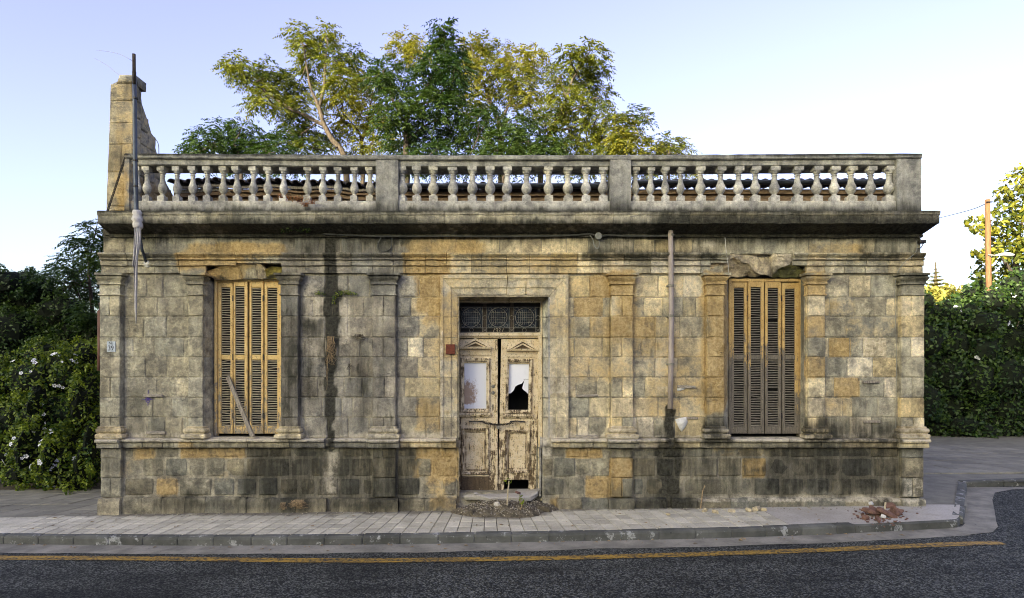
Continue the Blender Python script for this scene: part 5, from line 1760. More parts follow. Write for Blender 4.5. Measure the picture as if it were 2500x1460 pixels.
# ------------------------------------------------------------------ rubble and litter
def mound_z(x, y):
    u = (x - X(1232)) / (.80 + .12 * math.sin(y * 9 + x * 3))
    v = (y + .12 + .05 * math.sin(x * 7)) / .52
    h = max(0, 1 - u * u - max(0, -v) ** 2 * 1.0 - max(0, v - .3) ** 2 * .2)
    return zr(x) - .02 + .20 * h ** .8 * (1 if y > -.62 else 0) + .05 * noise.noise(Vector((x * 5, y * 5, 0))) * min(1, h * 3) + .022 * noise.noise(Vector((x * 17, y * 17, 3))) * min(1, h * 4)


q = MB()
nx, ny = 60, 34
for j in range(ny):
    for i in range(nx):
        x_, y_ = X(1100) + i * (X(1362) - X(1100)) / (nx - 1), -.72 + j * .92 / (ny - 1)
        q.v.append((x_, y_, mound_z(x_, y_)))
for j in range(ny - 1):
    for i in range(nx - 1):
        a = j * nx + i
        q.f.append((a, a + 1, a + nx + 1, a + nx))
tag(q.build('dirt_mound', 'dirt', smooth=True), 'heap of dirt and litter in front of the broken doorstep', 'dirt', kind='stuff')


def shard(name, loc, size, mat, label, cat, group=None, rot=None, n=7, flat=.35, seed=0):
    """broken chunk: an uneven polygon with thickness and chipped edges"""
    q = MB()
    rs = random.Random(seed)
    ang = sorted(rs.uniform(0, 2 * math.pi) for _ in range(n))
    o = [(math.cos(a) * size * rs.uniform(.75, 1.1), math.sin(a) * size * rs.uniform(.5, .85)) for a in ang]
    t = size * flat
    q.loft([[(x * .85, y * .85, -t) for x, y in o], [(x, y, -t * .4) for x, y in o], [(x * .95, y * .95, t * .6 + rs.uniform(-.2, .2) * t) for x, y in o], [(x * .6, y * .6, t + rs.uniform(-.2, .2) * t) for x, y in o]])
    ob = q.build(name, mat)
    ob.location = loc
    ob.rotation_euler = rot or (rs.uniform(-.4, .4), rs.uniform(-.4, .4), rs.uniform(0, 6))
    return tag(ob, label, cat, group)


def ground_at(px, py, zoff=0.0):
    x_, y_ = unproj(px, py, zoff)
    return x_, y_, zr(x_) + zoff


# loose litter on the mound, far too fine to count
lit = MB()
rs = random.Random(3)
for k in range(420):
    x_, y_ = X(rs.uniform(1112, 1350)), rs.uniform(-.66, .0)
    z_ = mound_z(x_, y_) + .004
    r_ = rs.uniform(.006, .024)
    a = rs.uniform(0, 6)
    e = [(math.cos(a + t) * r_ * rs.uniform(.5, 1), math.sin(a + t) * r_ * rs.uniform(.4, 1)) for t in (0, 1.6, 3.1, 4.7)]
    lit.loft([[(x_ + u, y_ + v, z_ - .006) for u, v in e], [(x_ + u * .8, y_ + v * .8, z_ + r_ * .4) for u, v in e]])
for k in range(70):
    x_, y_ = X(rs.uniform(1125, 1340)), rs.uniform(-.6, -.1)
    z_ = mound_z(x_, y_) + .01
    a, l_ = rs.uniform(0, 3.1), rs.uniform(.06, .2)
    lit.tube([(x_, y_, z_), (x_ + math.cos(a) * l_ * .5, y_ + math.sin(a) * l_ * .4, z_ + rs.uniform(.0, .05)), (x_ + math.cos(a) * l_, y_ + math.sin(a) * l_ * .7, z_ - .005)], .0035, 4)
MAT['litter'] = simple('mixed_litter', (.50, .44, .33), .9, .42, 55)
tag(lit.build('litter', 'litter'), 'fine stone chips and dry stems strewn over the dirt heap', 'litter', kind='stuff')
d_ = MB()
for k in range(260):
    px = rs.uniform(260, 2240)
    x_ = X(px)
    y_ = -.10 - abs(rs.gauss(0, .12))
    if 1110 < px < 1350:
        continue
    r_ = rs.uniform(.004, .014)
    d_.loft([[(x_ + u * r_, y_ + v * r_, zr(x_) + z_) for u, v in ((-1, -.6), (.8, -1), (1, .7), (-.5, 1))] for z_ in (0, r_ * .8)])
tag(d_.build('gravel', 'litter'), 'grit and crumbs of stone along the foot of the wall', 'gravel', kind='stuff')

x_ = X(1165)
shard('slate_flake', (X(1157, .0), -.02, .315), .075, 'cement', 'pale flat flake at the left end of the doorstep', 'stone', n=6, flat=.2, rot=(.1, .15, .2), seed=2)
shard('tile_shard', (X(1263), -.02, .335), .075, 'terracotta', 'reddish tile shard lying on the doorstep behind the seedling', 'tile', n=5, flat=.22, rot=(.3, .35, .5), seed=5)
shard('stone_lump', (X(1213), -.32, .20), .07, 'cement', 'pale angular lump in the middle of the dirt heap', 'stone', n=6, flat=.5, seed=8)
shard('stone_lump', (X(1327), -.24, .10), .11, 'dirt', 'brown earthy lump at the right end of the dirt heap', 'stone', n=7, flat=.5, seed=9)
shard('stone_lump', (X(1158), -.48, .10), .06, 'dirt', 'brown earthy lump at the left front of the dirt heap', 'stone', n=7, flat=.5, seed=19)
for k, (px, py, s_, lab) in enumerate(((1632, 1258, .05, 'pale stone chip alone below the wet drain stain'), (1719, 1249, .065, 'pale stone chip at the foot of the dry stick'), (1733, 1247, .06, 'upright thin stone chip just right of the dry stick'),
                                       (1747, 1253, .065, 'pale stone chip third from the dry stick'), (1786, 1251, .07, 'flat pale stone chip midway along the foot of the wall'), (1830, 1249, .07, 'tan stone chip left in the close trio by the wall'), (1846, 1247, .085, 'largest tan stone chip in the close trio by the wall'), (1864, 1248, .06, 'right-hand tan stone chip in the close trio by the wall'))):
    gx, gy, gz = ground_at(px, py)
    shard('stone_chip', (gx, min(gy, -.12), gz + s_ * .35), s_, 'chip', lab, 'stone', 'stone chips along the wall', seed=20 + k, flat=.4, n=6)

# broken terracotta heap near the right corner
RB = [(2128, 1258, .20, 'long broken roof tile lying across the terracotta heap', .16, (.1, .12, .2)), (2165, 1262, .17, 'slanting broken tile at the front of the terracotta heap', .18, (.1, .45, -.3)), (2186, 1258, .13, 'upright curved red tile piece at the right of the heap', .5, (1.0, .2, .3)),
      (2112, 1268, .065, 'small brown chunk at the front left of the heap', .5, None), (2172, 1240, .11, 'dull pink tile piece at the back of the heap', .2, (.2, -.3, .4)), (2140, 1274, .09, 'grey-pink curved piece at the front of the heap', .2, None), (2130, 1246, .10, 'flat red tile piece at the back left of the heap', .18, None)]
for k, (px, py, s_, lab, fl, ro) in enumerate(RB):
    gx, gy, gz = ground_at(px, py)
    shard('terracotta_piece', (gx, min(gy, -.16), gz + s_ * .3 + .01), s_, 'terracotta', lab, 'tile', 'broken terracotta by the corner', rot=ro, seed=40 + k, flat=fl, n=6)
for k, (px, py, lab) in enumerate(((2127, 1244, 'white plaster crumb on top of the terracotta heap'), (2159, 1266, 'white plaster crumb in front of the terracotta heap'))):
    gx, gy, gz = ground_at(px, py)
    shard('plaster_crumb', (gx, min(gy, -.2), gz + (.10 if k == 0 else .03)), .05, 'paper', lab, 'plaster', seed=60 + k, flat=.5)
q = MB()
gx, gy, gz = ground_at(2152, 1258)
q.tube([(gx - .06, gy - .1, gz + .02), (gx, gy - .08, gz + .10), (gx + .05, gy - .02, gz + .2)], .013, 6)
tag(q.build('stick', 'chip'), 'pale short stick stuck in the terracotta heap', 'stick')
q = MB()
gx, gy, gz = ground_at(1718, 1247)
gy = -.12
q.tube([(gx, gy, gz), (gx + .02, gy, gz + .15), (gx + .035, gy + .01, gz + .28), (gx + .075, gy + .02, gz + .37), (gx + .085, gy + .02, gz + .36)], [.011, .010, .009, .008, .004], 6)
tag(q.build('dry_stick', 'dry'), 'dry bent stick standing against the foot of the wall', 'stick')

cr = MB()
for k in range(170):
    px_, py_ = rs.gauss(2148, 34), rs.gauss(1258, 10)
    gx, gy, gz = ground_at(px_, py_)
    if gy > -.12 or gx > 6.5:
        continue
    r_ = rs.uniform(.005, .022)
    cr.loft([[(gx + u * r_, gy + v * r_, gz + z_) for u, v in ((-1, -.6), (.8, -1), (1, .7), (-.5, 1))] for z_ in (0, r_ * .8)])
tag(cr.build('tile_crumbs', 'terracotta'), 'crumbs and dust of broken tile around the terracotta heap', 'crumbs', kind='stuff')
lv = MB()
for k in range(150):
    x_ = rs.uniform(-9, 6.2)
    y_ = kys(x_) - abs(rs.gauss(0, .12)) - .02 if k % 3 else kys(x_) + rs.uniform(.15, 1.3)
    z_ = zr(x_) + (-.118 if k % 3 else .006)
    a_, l_ = rs.uniform(0, 6.3), rs.uniform(.015, .04)
    ux, uy = math.cos(a_) * l_, math.sin(a_) * l_
    lv.add([(x_ - ux, y_ - uy, z_), (x_ + uy * .4, y_ - ux * .4, z_ + l_ * .35), (x_ + ux, y_ + uy, z_ + .002), (x_ - uy * .4, y_ + ux * .4, z_ + l_ * .3)], [(0, 1, 2, 3)])
tag(lv.build('dry_leaves', 'dry'), 'dry leaves blown along the kerb and pavement', 'leaves', kind='stuff')

# ------------------------------------------------------------------ foliage
def quad_object(name, V, tone, mat, parent=None):
    """V: (n, 4, 3) leaf quads with one tone each"""
    n = len(V)
    me = bpy.data.meshes.new(name)
    me.vertices.add(n * 4)
    me.vertices.foreach_set('co', V.reshape(-1).astype(np.float32))
    me.loops.add(n * 4)
    me.loops.foreach_set('vertex_index', np.arange(n * 4, dtype=np.int32))
    me.polygons.add(n)
    me.polygons.foreach_set('loop_start', np.arange(0, n * 4, 4, dtype=np.int32))
    me.update(calc_edges=True)
    a = me.attributes.new('tone', 'FLOAT', 'POINT')
    a.data.foreach_set('value', np.repeat(np.clip(tone, 0, 1), 4).astype(np.float32))
    return link(name, me, mat, parent)


def unit(a):
    return a / np.maximum(np.linalg.norm(a, axis=-1, keepdims=True), 1e-9)


def frond_quads(base, dirs, L, tone, pairs=6, lw=.36, ll=.36, droop=.45):
    """feathery compound leaves: pairs of leaflets along a drooping stalk"""
    n = len(base)
    up = np.array([0, 0, 1.0])
    d = unit(dirs)
    side = unit(np.cross(d, up))
    out, tn = [], []
    for k in range(pairs * 2 + 1):
        s = (k // 2 + 1) / (pairs + .4) if k < pairs * 2 else 1.0
        p0 = base + d * (L * s)[:, None] - up * (L * s * s * droop)[:, None]
        if k < pairs * 2:
            sg = 1 if k % 2 else -1
            ld = unit(side * sg * .8 + d * .55 - up * (.25 + .5 * s) + rng.normal(0, .22, (n, 3)))
        else:
            ld = unit(d * .7 - up * .6)
        ln = (L * ll * (1.05 - .35 * s) * rng.uniform(.8, 1.15, n))[:, None]
        wd = unit(np.cross(ld, rng.normal(0, 1, (n, 3)) * .35 + up)) * (ln * lw * .5)
        out.append(np.stack([p0, p0 + ld * ln * .45 + wd, p0 + ld * ln, p0 + ld * ln * .45 - wd], 1))
        tn.append(tone + rng.normal(0, .08, n))
    return np.concatenate(out), np.concatenate(tn)


def leaf_quads(pos, nrm, size, tone, lw=.55):
    n = len(pos)
    t = unit(np.cross(nrm, rng.normal(0, 1, (n, 3))))
    t = unit(t + np.array([0, 0, -.5]))
    b = unit(np.cross(nrm, t))
    ln = (size * rng.uniform(.7, 1.25, n))[:, None]
    bend = nrm * ln * .12
    V = np.stack([pos - t * ln * .5, pos + b * ln * lw * .5 + bend, pos + t * ln * .5, pos - b * ln * lw * .5 + bend], 1)
    return V, tone


def ellipsoid_points(c, r, n, inner=.55):
    d = unit(rng.normal(0, 1, (n, 3)))
    rad = rng.uniform(inner ** 3, 1, n) ** (1 / 3)
    rad *= 1 + .22 * np.sin(d[:, 0] * 5 + c[0]) * np.cos(d[:, 2] * 4 + c[2])
    return c + d * rad[:, None] * r, d


def limb(mb, pts, y, radii, dy=None):
    """tapered limb through survey positions at depth y, smoothed and slightly crooked"""
    path, rr = [], []
    P_ = [P(a[0], a[1], y + (a[2] if len(a) > 2 else 0)) for a in pts]
    for i in range(len(P_) - 1):
        p0, p1, p2, p3 = P_[max(i - 1, 0)], P_[i], P_[i + 1], P_[min(i + 2, len(P_) - 1)]
        for k in range(5):
            t = k / 5
            q = .5 * ((2 * p1) + (p2 - p0) * t + (2 * p0 - 5 * p1 + 4 * p2 - p3) * t * t + (3 * p1 - p0 - 3 * p2 + p3) * t ** 3)
            path.append(q + noise.noise_vector(q * 1.7) * .04)
            rr.append((radii[i] * (1 - t) + radii[i + 1] * t) * .72)
    path.append(P_[-1])
    rr.append(radii[-1] * .72)
    mb.tube(path, rr, 8)
    return path


def feather_tree(label, y, limbs, clusters, mat, tone=(.5, .3), bark='bark', dens=1.0, L=.40, group=None, cat='tree', base=None, spread=1.0):
    root = empty('feathery_tree', (0, 0, 0), label, cat, group)
    mb = MB()
    paths = []
    for pts, rad in limbs:
        paths += limb(mb, pts, y, rad)
    t = 1 + y / CAM_D
    Vs, Ts = [], []
    for (px, py, rx, ry) in clusters:
        dy = random.uniform(-1.0, 1.0) * spread
        c = P(px, py, y + dy)
        if paths:
            q = min(paths, key=lambda s_: (s_ - c).length)
            if (q - c).length < 3.5:
                m_ = (q + c) / 2 + Vector((0, 0, -.1 * (q - c).length))
                mb.tube([q, m_ + noise.noise_vector(m_) * .1, c, c + (c - m_) * .35], [.026 * t * .6, .02 * t * .6, .012 * t * .6, .005], 5)
        r = np.array([rx / S * t, (rx + ry) * .5 / S * t, ry / S * t]) * .73
        n = int(dens * 0.066 * rx * ry + 8)
        b, d = ellipsoid_points(np.array(c), r, n, .35)
        dirs = d * np.array([1, 1, .35]) + rng.normal(0, .45, (n, 3)) * np.array([1, 1, .3]) + np.array([0, 0, .10])
        tn = tone[0] + rng.normal(0, tone[1] * .4, n) + random.uniform(-1, 1) * tone[1] * .6
        V, T = frond_quads(b, dirs, rng.uniform(.7, 1.2, n) * L * .90, tn)
        Vs.append(V)
        Ts.append(T)
    mb.build('trunk', bark, root, smooth=True)
    quad_object('crown', np.concatenate(Vs), np.concatenate(Ts), mat, root)
    return root


feather_tree('low dark feathery tree showing above the left balustrade', 7.0,
             [([(590, 700), (590, 420), (570, 350)], [.10, .07, .03]), ([(590, 420), (640, 360)], [.06, .02]), ([(590, 430), (520, 350)], [.05, .02])],
             [(485, 358, 30, 20), (505, 340, 36, 28), (540, 318, 32, 24), (590, 312, 34, 20), (640, 345, 42, 28), (690, 348, 34, 26), (560, 350, 55, 26), (610, 365, 60, 24), (470, 372, 24, 14), (670, 372, 50, 22), (520, 385, 50, 22), (600, 405, 60, 24), (700, 400, 40, 24)], 'leaf_dark', (.45, .3), 'bark_dark', 1.15, .40)
feather_tree('leaning feathery tree with a long branch reaching out to the left', 8.0,
             [([(850, 700), (845, 420), (835, 372), (810, 340), (792, 305), (778, 262), (772, 245)], [.16, .13, .12, .11, .10, .09, .08]), ([(778, 262), (790, 215), (795, 160), (800, 105)], [.075, .06, .045, .02]), ([(772, 245), (755, 200), (740, 110)], [.06, .045, .02]),
              ([(795, 308), (755, 288), (700, 258), (660, 235), (610, 195), (565, 158)], [.08, .07, .06, .05, .035, .015]), ([(790, 215), (830, 165), (860, 130)], [.04, .03, .012]), ([(772, 300), (730, 330)], [.04, .015])],
             [(568, 152, 30, 18), (585, 172, 34, 26), (620, 190, 42, 34), (665, 175, 34, 28), (690, 215, 44, 38), (650, 235, 38, 30), (735, 195, 36, 36), (740, 258, 42, 34), (722, 300, 38, 34), (755, 330, 35, 30), (730, 82, 30, 26), (740, 115, 28, 28), (795, 78, 26, 26), (790, 112, 28, 26), (762, 150, 32, 30), (812, 142, 26, 26), (852, 132, 36, 22), (832, 185, 30, 30), (800, 225, 34, 30), (690, 268, 28, 20), (625, 250, 22, 16), (760, 360, 40, 20), (740, 345, 30, 20), (700, 320, 24, 18)], 'leaf_tree', (.42, .45), 'bark', 1.05, .42)
feather_tree('slender yellowish feathery tree left of the dark middle tree', 9.5,
             [([(885, 700), (884, 420), (884, 372), (880, 335), (865, 312), (835, 290), (815, 240)], [.11, .09, .08, .075, .06, .045, .02]), ([(882, 350), (900, 300), (905, 250), (925, 205)], [.06, .05, .04, .015]), ([(950, 360), (925, 335), (900, 345)], [.03, .025, .02]), ([(884, 380), (920, 330), (945, 260)], [.05, .03, .015])],
             [(850, 200, 42, 34), (835, 250, 34, 30), (880, 232, 40, 34), (905, 268, 40, 34), (862, 305, 34, 28), (920, 310, 40, 38), (828, 330, 34, 26), (890, 350, 38, 22), (930, 205, 26, 24), (945, 350, 30, 30), (870, 165, 26, 22), (905, 200, 26, 24), (820, 290, 26, 22), (800, 345, 26, 20), (880, 400, 60, 24)], 'leaf_sun_yellow', (.5, .4), 'bark', .95, .42)
feather_tree('dark feathery tree in the middle with its trunk in silhouette', 6.5,
             [([(993, 700), (993, 420), (992, 372), (990, 320), (992, 288), (1010, 262), (1040, 215), (1062, 165), (1085, 95)], [.13, .115, .11, .10, .09, .075, .055, .04, .015]), ([(990, 300), (965, 262), (945, 205), (935, 175)], [.06, .05, .035, .012]), ([(1010, 262), (1070, 235), (1110, 180)], [.045, .035, .012]), ([(992, 340), (1050, 300), (1100, 285)], [.045, .03, .012]), ([(991, 330), (945, 290)], [.04, .012])],
             [(1082, 68, 20, 16), (1085, 92, 30, 24), (1095, 125, 42, 34), (1060, 158, 38, 34), (1110, 168, 34, 40), (1032, 198, 36, 34), (1082, 208, 44, 40), (945, 165, 44, 22), (925, 188, 30, 26), (962, 205, 42, 28), (975, 245, 36, 32), (1045, 250, 40, 36), (1092, 262, 42, 38), (1000, 285, 46, 38), (1062, 310, 50, 42), (950, 285, 32, 38), (1102, 325, 38, 38), (1025, 350, 66, 26), (1112, 225, 28, 34), (975, 345, 40, 30), (1060, 370, 60, 24), (1000, 400, 50, 24), (1080, 400, 60, 24)], 'leaf_dark', (.40, .45), 'bark_dark', 1.05, .40)
feather_tree('sunlit feathery tree with a pale forked trunk right of the middle', 10.0,
             [([(1222, 700), (1222, 420), (1220, 310), (1212, 280), (1196, 245), (1182, 205), (1168, 150)], [.16, .13, .11, .10, .085, .05, .02]), ([(1218, 290), (1235, 270), (1252, 225), (1262, 180)], [.075, .06, .04, .015]), ([(1196, 245), (1165, 222), (1140, 180)], [.05, .035, .012]), ([(1252, 225), (1300, 180)], [.03, .01]), ([(1182, 205), (1210, 165)], [.03, .01])],
             [(1150, 112, 28, 26), (1165, 135, 34, 32), (1188, 165, 38, 38), (1148, 180, 28, 34), (1218, 128, 32, 28), (1262, 145, 42, 34), (1302, 138, 32, 26), (1312, 172, 28, 30), (1262, 190, 38, 30), (1222, 200, 38, 28), (1160, 225, 32, 32), (1238, 226, 42, 28), (1282, 220, 34, 34), (1150, 262, 30, 28), (1300, 252, 28, 28), (1180, 105, 20, 18), (985, 100, 42, 20), (980, 125, 36, 26), (1015, 140, 34, 28), (1020, 108, 26, 18), (1250, 290, 20, 16), (1180, 290, 24, 20)], 'leaf_sun_yellow', (.55, .4), 'bark', .95, .44)
feather_tree('broad feathery tree at the right end of the row', 8.5,
             [([(1318, 700), (1320, 420), (1328, 360), (1345, 320), (1362, 285), (1385, 240), (1400, 190), (1430, 140)], [.14, .12, .11, .10, .085, .06, .045, .015]), ([(1362, 285), (1410, 262), (1450, 240)], [.055, .04, .012]), ([(1345, 320), (1400, 310), (1450, 300)], [.05, .035, .012]), ([(1385, 240), (1365, 190)], [.035, .012])],
             [(1388, 125, 26, 18), (1440, 126, 38, 24), (1412, 158, 38, 34), (1460, 168, 28, 34), (1372, 182, 28, 34), (1432, 210, 42, 38), (1382, 230, 32, 34), (1470, 232, 22, 40), (1350, 260, 36, 32), (1412, 270, 46, 38), (1460, 285, 32, 38), (1330, 300, 36, 32), (1372, 320, 46, 38), (1432, 330, 46, 38), (1482, 335, 38, 36), (1395, 360, 50, 24), (1465, 372, 50, 22), (1350, 215, 22, 22), (1360, 400, 60, 24), (1440, 405, 60, 24), (1520, 400, 40, 24)], 'leaf_tree', (.5, .45), 'bark', 1.05, .42)
feather_tree('low dark feathery foliage below the pale forked trunk', 6.0,
             [([(1230, 700), (1230, 430), (1225, 360), (1240, 320)], [.09, .07, .05, .02]), ([(1228, 380), (1170, 330)], [.04, .015]), ([(1228, 370), (1290, 345)], [.04, .015])],
             [(1170, 300, 42, 34), (1158, 345, 46, 30), (1230, 340, 48, 34), (1282, 350, 48, 28), (1262, 305, 38, 28), (1338, 352, 46, 26), (1190, 272, 28, 22), (1210, 372, 60, 20), (1300, 375, 60, 18), (1180, 395, 60, 22), (1270, 400, 60, 22), (1130, 400, 40, 22)], 'leaf_dark', (.5, .3), 'bark_dark', 1.0, .42)
feather_tree('small feathery tree with one yellow clump over the second pier', 7.5,
             [([(1525, 700), (1528, 420), (1525, 350), (1545, 300)], [.08, .06, .05, .015]), ([(1526, 380), (1495, 320)], [.035, .012])],
             [(1545, 282, 34, 22), (1532, 318, 32, 28), (1502, 300, 20, 26), (1548, 355, 38, 24), (1495, 362, 36, 18), (1575, 285, 16, 14), (1520, 340, 28, 24), (1560, 395, 40, 24), (1510, 400, 40, 20)], 'leaf_sun_yellow', (.38, .5), 'bark', 1.1, .40)
feather_tree('rightmost low yellowish bush peeping over the balustrade', 8.0,
             [([(1635, 700), (1635, 430), (1630, 370)], [.06, .05, .015])],
             [(1608, 345, 28, 20), (1640, 352, 34, 20), (1668, 366, 20, 12), (1600, 368, 30, 14), (1635, 375, 40, 16), (1625, 405, 40, 24), (1680, 410, 24, 18), (1700, 425, 20, 14), (1580, 405, 24, 20)], 'leaf_sun_yellow', (.45, .4), 'bark', 1.1, .40)
feather_tree('tall dark feathery tree rising just left of the house corner', 5.0,
             [([(235, 1180), (232, 900), (225, 740), (215, 640)], [.10, .08, .06, .02]), ([(230, 800), (180, 690)], [.04, .015])],
             [(235, 560, 24, 22), (215, 590, 40, 30), (240, 620, 34, 34), (180, 640, 42, 26), (215, 670, 48, 34), (150, 670, 40, 26), (240, 700, 34, 34), (190, 720, 50, 34), (130, 705, 40, 26), (225, 760, 40, 34), (165, 770, 46, 32), (235, 820, 30, 34), (100, 680, 34, 20), (120, 750, 40, 30)], 'leaf_dark', (.42, .4), 'bark_dark', 1.25, .36)


def bush(name, label, cat, y, clusters, mat, n_per=420, size=.075, tone=(.4, .3), core=True, flowers=0, group=None, stems=(), spread=.5, fsize=.045, fclusters=None, inner=.8, bark='bark_dark', crown='foliage'):
    root = empty(name, (0, 0, 0), label, cat, group)
    t = 1 + y / CAM_D
    Vs, Ts = [], []
    cb = MB()
    cents = []
    full = []
    for cl in clusters:
        dy = cl[4] if len(cl) > 4 else random.uniform(-spread, spread)
        full.append((*cl[:4], dy, True))
        for _ in range(5):          # shoots that break the outline
            a_ = random.uniform(0, 2 * math.pi)
            k_ = random.uniform(.16, .34)
            full.append((cl[0] + math.cos(a_) * cl[2] * 1.02, cl[1] + math.sin(a_) * cl[3] * 1.02, cl[2] * k_ * .8, cl[3] * k_ * 1.2, dy - random.uniform(.1, .5), False))
    for cl in full:
        px, py, rx, ry, dy, big = cl
        c = np.array(P(px, py, y + dy))
        r = np.array([rx / S * t, (rx * .6 + ry * .4) / S * t, ry / S * t])
        if big:
            cents.append((c, r))
        n = int(n_per * (rx * ry) / 1600.0) + 4
        p, d = ellipsoid_points(c, r, n, inner)
        nr = unit(d * .6 + rng.normal(0, .55, (n, 3)) + np.array([0, -.1, .35]))
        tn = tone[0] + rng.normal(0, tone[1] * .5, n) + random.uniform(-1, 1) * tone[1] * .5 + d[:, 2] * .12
        V, T = leaf_quads(p, nr, size, tn)
        Vs.append(V)
        Ts.append(T)
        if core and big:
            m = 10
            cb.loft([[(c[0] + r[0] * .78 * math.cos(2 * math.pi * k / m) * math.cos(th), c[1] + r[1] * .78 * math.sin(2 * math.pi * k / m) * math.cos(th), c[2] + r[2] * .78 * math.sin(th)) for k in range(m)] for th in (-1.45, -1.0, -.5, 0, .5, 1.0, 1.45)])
    quad_object(crown, np.concatenate(Vs), np.concatenate(Ts), mat, root)
    if core:
        cb.erode(.12, 3.5)
        cb.build('shade_core', 'inner', root)
    if stems:
        mb = MB()
        for pts, rad in stems:
            limb(mb, pts, y, rad)
        mb.build('trunk', bark, root, smooth=True)
    for k in range(flowers):
        if k % 3 == 0 or random.random() < .25:
            c, r = random.choice(cents if fclusters is None else [cents[i] for i in fclusters])
            d0 = np.array([random.gauss(0, .6), -abs(random.gauss(.8, .3)), random.gauss(.1, .6)])
        d = unit(d0 + rng.normal(0, .09, 3))
        o = link('flower', flower_me, None, root)
        o.location = c + d * r * 1.13
        o.rotation_euler = Vector(tuple(d)).to_track_quat('Z', 'Y').to_euler()
        s_ = fsize / .045 * random.uniform(.7, 1.4)
        o.scale = (s_, s_, s_)
    return root


MAT['inner'] = simple('painted_shade_core', (.010, .016, .006), .95, .3, 5)  # near-black lumps filling the bushes, inner shade put into the colour
fm = MB()
for k in range(5):
    a = 2 * math.pi * k / 5
    u, v = Vector((math.cos(a), math.sin(a), 0)), Vector((-math.sin(a), math.cos(a), 0))
    fm.add([u * .006, u * .03 + v * .018 + Vector((0, 0, .008)), u * .046 + Vector((0, 0, .004)), u * .03 - v * .018 + Vector((0, 0, .008))], [(0, 3, 2, 1)])
flower_me = fm.mesh('flower')
flower_me.materials.append(MAT['petal'])

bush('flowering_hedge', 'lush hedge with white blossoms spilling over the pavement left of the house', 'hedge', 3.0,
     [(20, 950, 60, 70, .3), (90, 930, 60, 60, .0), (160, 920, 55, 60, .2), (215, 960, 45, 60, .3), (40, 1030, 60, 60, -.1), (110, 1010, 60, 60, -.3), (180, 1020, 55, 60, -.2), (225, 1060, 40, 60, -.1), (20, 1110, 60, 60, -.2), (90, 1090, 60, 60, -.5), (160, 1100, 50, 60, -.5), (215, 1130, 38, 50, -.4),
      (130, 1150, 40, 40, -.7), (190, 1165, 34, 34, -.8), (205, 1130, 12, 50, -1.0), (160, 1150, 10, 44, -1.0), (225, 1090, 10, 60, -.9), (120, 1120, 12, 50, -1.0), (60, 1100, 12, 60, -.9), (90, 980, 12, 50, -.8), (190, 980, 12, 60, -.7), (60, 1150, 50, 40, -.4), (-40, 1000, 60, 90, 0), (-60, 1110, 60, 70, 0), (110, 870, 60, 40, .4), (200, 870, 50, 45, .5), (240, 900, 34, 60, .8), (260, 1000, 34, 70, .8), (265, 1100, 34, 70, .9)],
     'leaf_hedge_bright', 520, .075, (.38, .55), True, 95, fsize=.038, fclusters=[1, 2, 4, 5, 6, 8, 9, 10, 11, 12, 13, 17, 18, 3])
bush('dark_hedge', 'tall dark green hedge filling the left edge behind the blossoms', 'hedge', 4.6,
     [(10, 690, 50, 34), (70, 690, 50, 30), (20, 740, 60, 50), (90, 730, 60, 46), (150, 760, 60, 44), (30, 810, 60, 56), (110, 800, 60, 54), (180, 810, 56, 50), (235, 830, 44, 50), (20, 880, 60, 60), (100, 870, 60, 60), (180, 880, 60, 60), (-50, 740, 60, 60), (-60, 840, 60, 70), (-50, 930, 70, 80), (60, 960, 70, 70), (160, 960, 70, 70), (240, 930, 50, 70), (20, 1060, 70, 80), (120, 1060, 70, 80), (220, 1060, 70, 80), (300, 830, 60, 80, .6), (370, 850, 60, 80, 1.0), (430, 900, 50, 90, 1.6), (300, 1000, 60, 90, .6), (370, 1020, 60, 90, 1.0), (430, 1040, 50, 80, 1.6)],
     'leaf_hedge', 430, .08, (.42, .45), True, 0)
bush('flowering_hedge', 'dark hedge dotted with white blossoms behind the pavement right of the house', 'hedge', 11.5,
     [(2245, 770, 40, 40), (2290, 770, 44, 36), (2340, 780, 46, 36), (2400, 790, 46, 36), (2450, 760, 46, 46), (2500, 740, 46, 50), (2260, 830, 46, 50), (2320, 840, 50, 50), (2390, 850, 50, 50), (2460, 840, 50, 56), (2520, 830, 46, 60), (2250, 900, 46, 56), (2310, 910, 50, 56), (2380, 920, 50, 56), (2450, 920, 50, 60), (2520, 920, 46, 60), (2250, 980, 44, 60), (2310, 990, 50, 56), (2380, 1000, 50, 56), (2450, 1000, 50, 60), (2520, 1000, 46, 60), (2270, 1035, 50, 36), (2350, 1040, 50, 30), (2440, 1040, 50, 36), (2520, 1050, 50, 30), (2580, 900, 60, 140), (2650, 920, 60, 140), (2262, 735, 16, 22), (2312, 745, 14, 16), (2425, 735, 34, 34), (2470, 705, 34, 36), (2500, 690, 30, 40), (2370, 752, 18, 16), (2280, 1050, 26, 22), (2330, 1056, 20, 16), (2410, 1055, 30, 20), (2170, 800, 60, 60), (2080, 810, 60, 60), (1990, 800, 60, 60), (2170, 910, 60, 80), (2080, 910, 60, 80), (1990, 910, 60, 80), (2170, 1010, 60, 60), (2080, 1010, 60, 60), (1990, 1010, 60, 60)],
     'leaf_hedge', 300, .14, (.42, .45), True, 46, fsize=.06, fclusters=[2, 3, 4, 5, 8, 9, 10, 14, 15, 19, 20, 24])
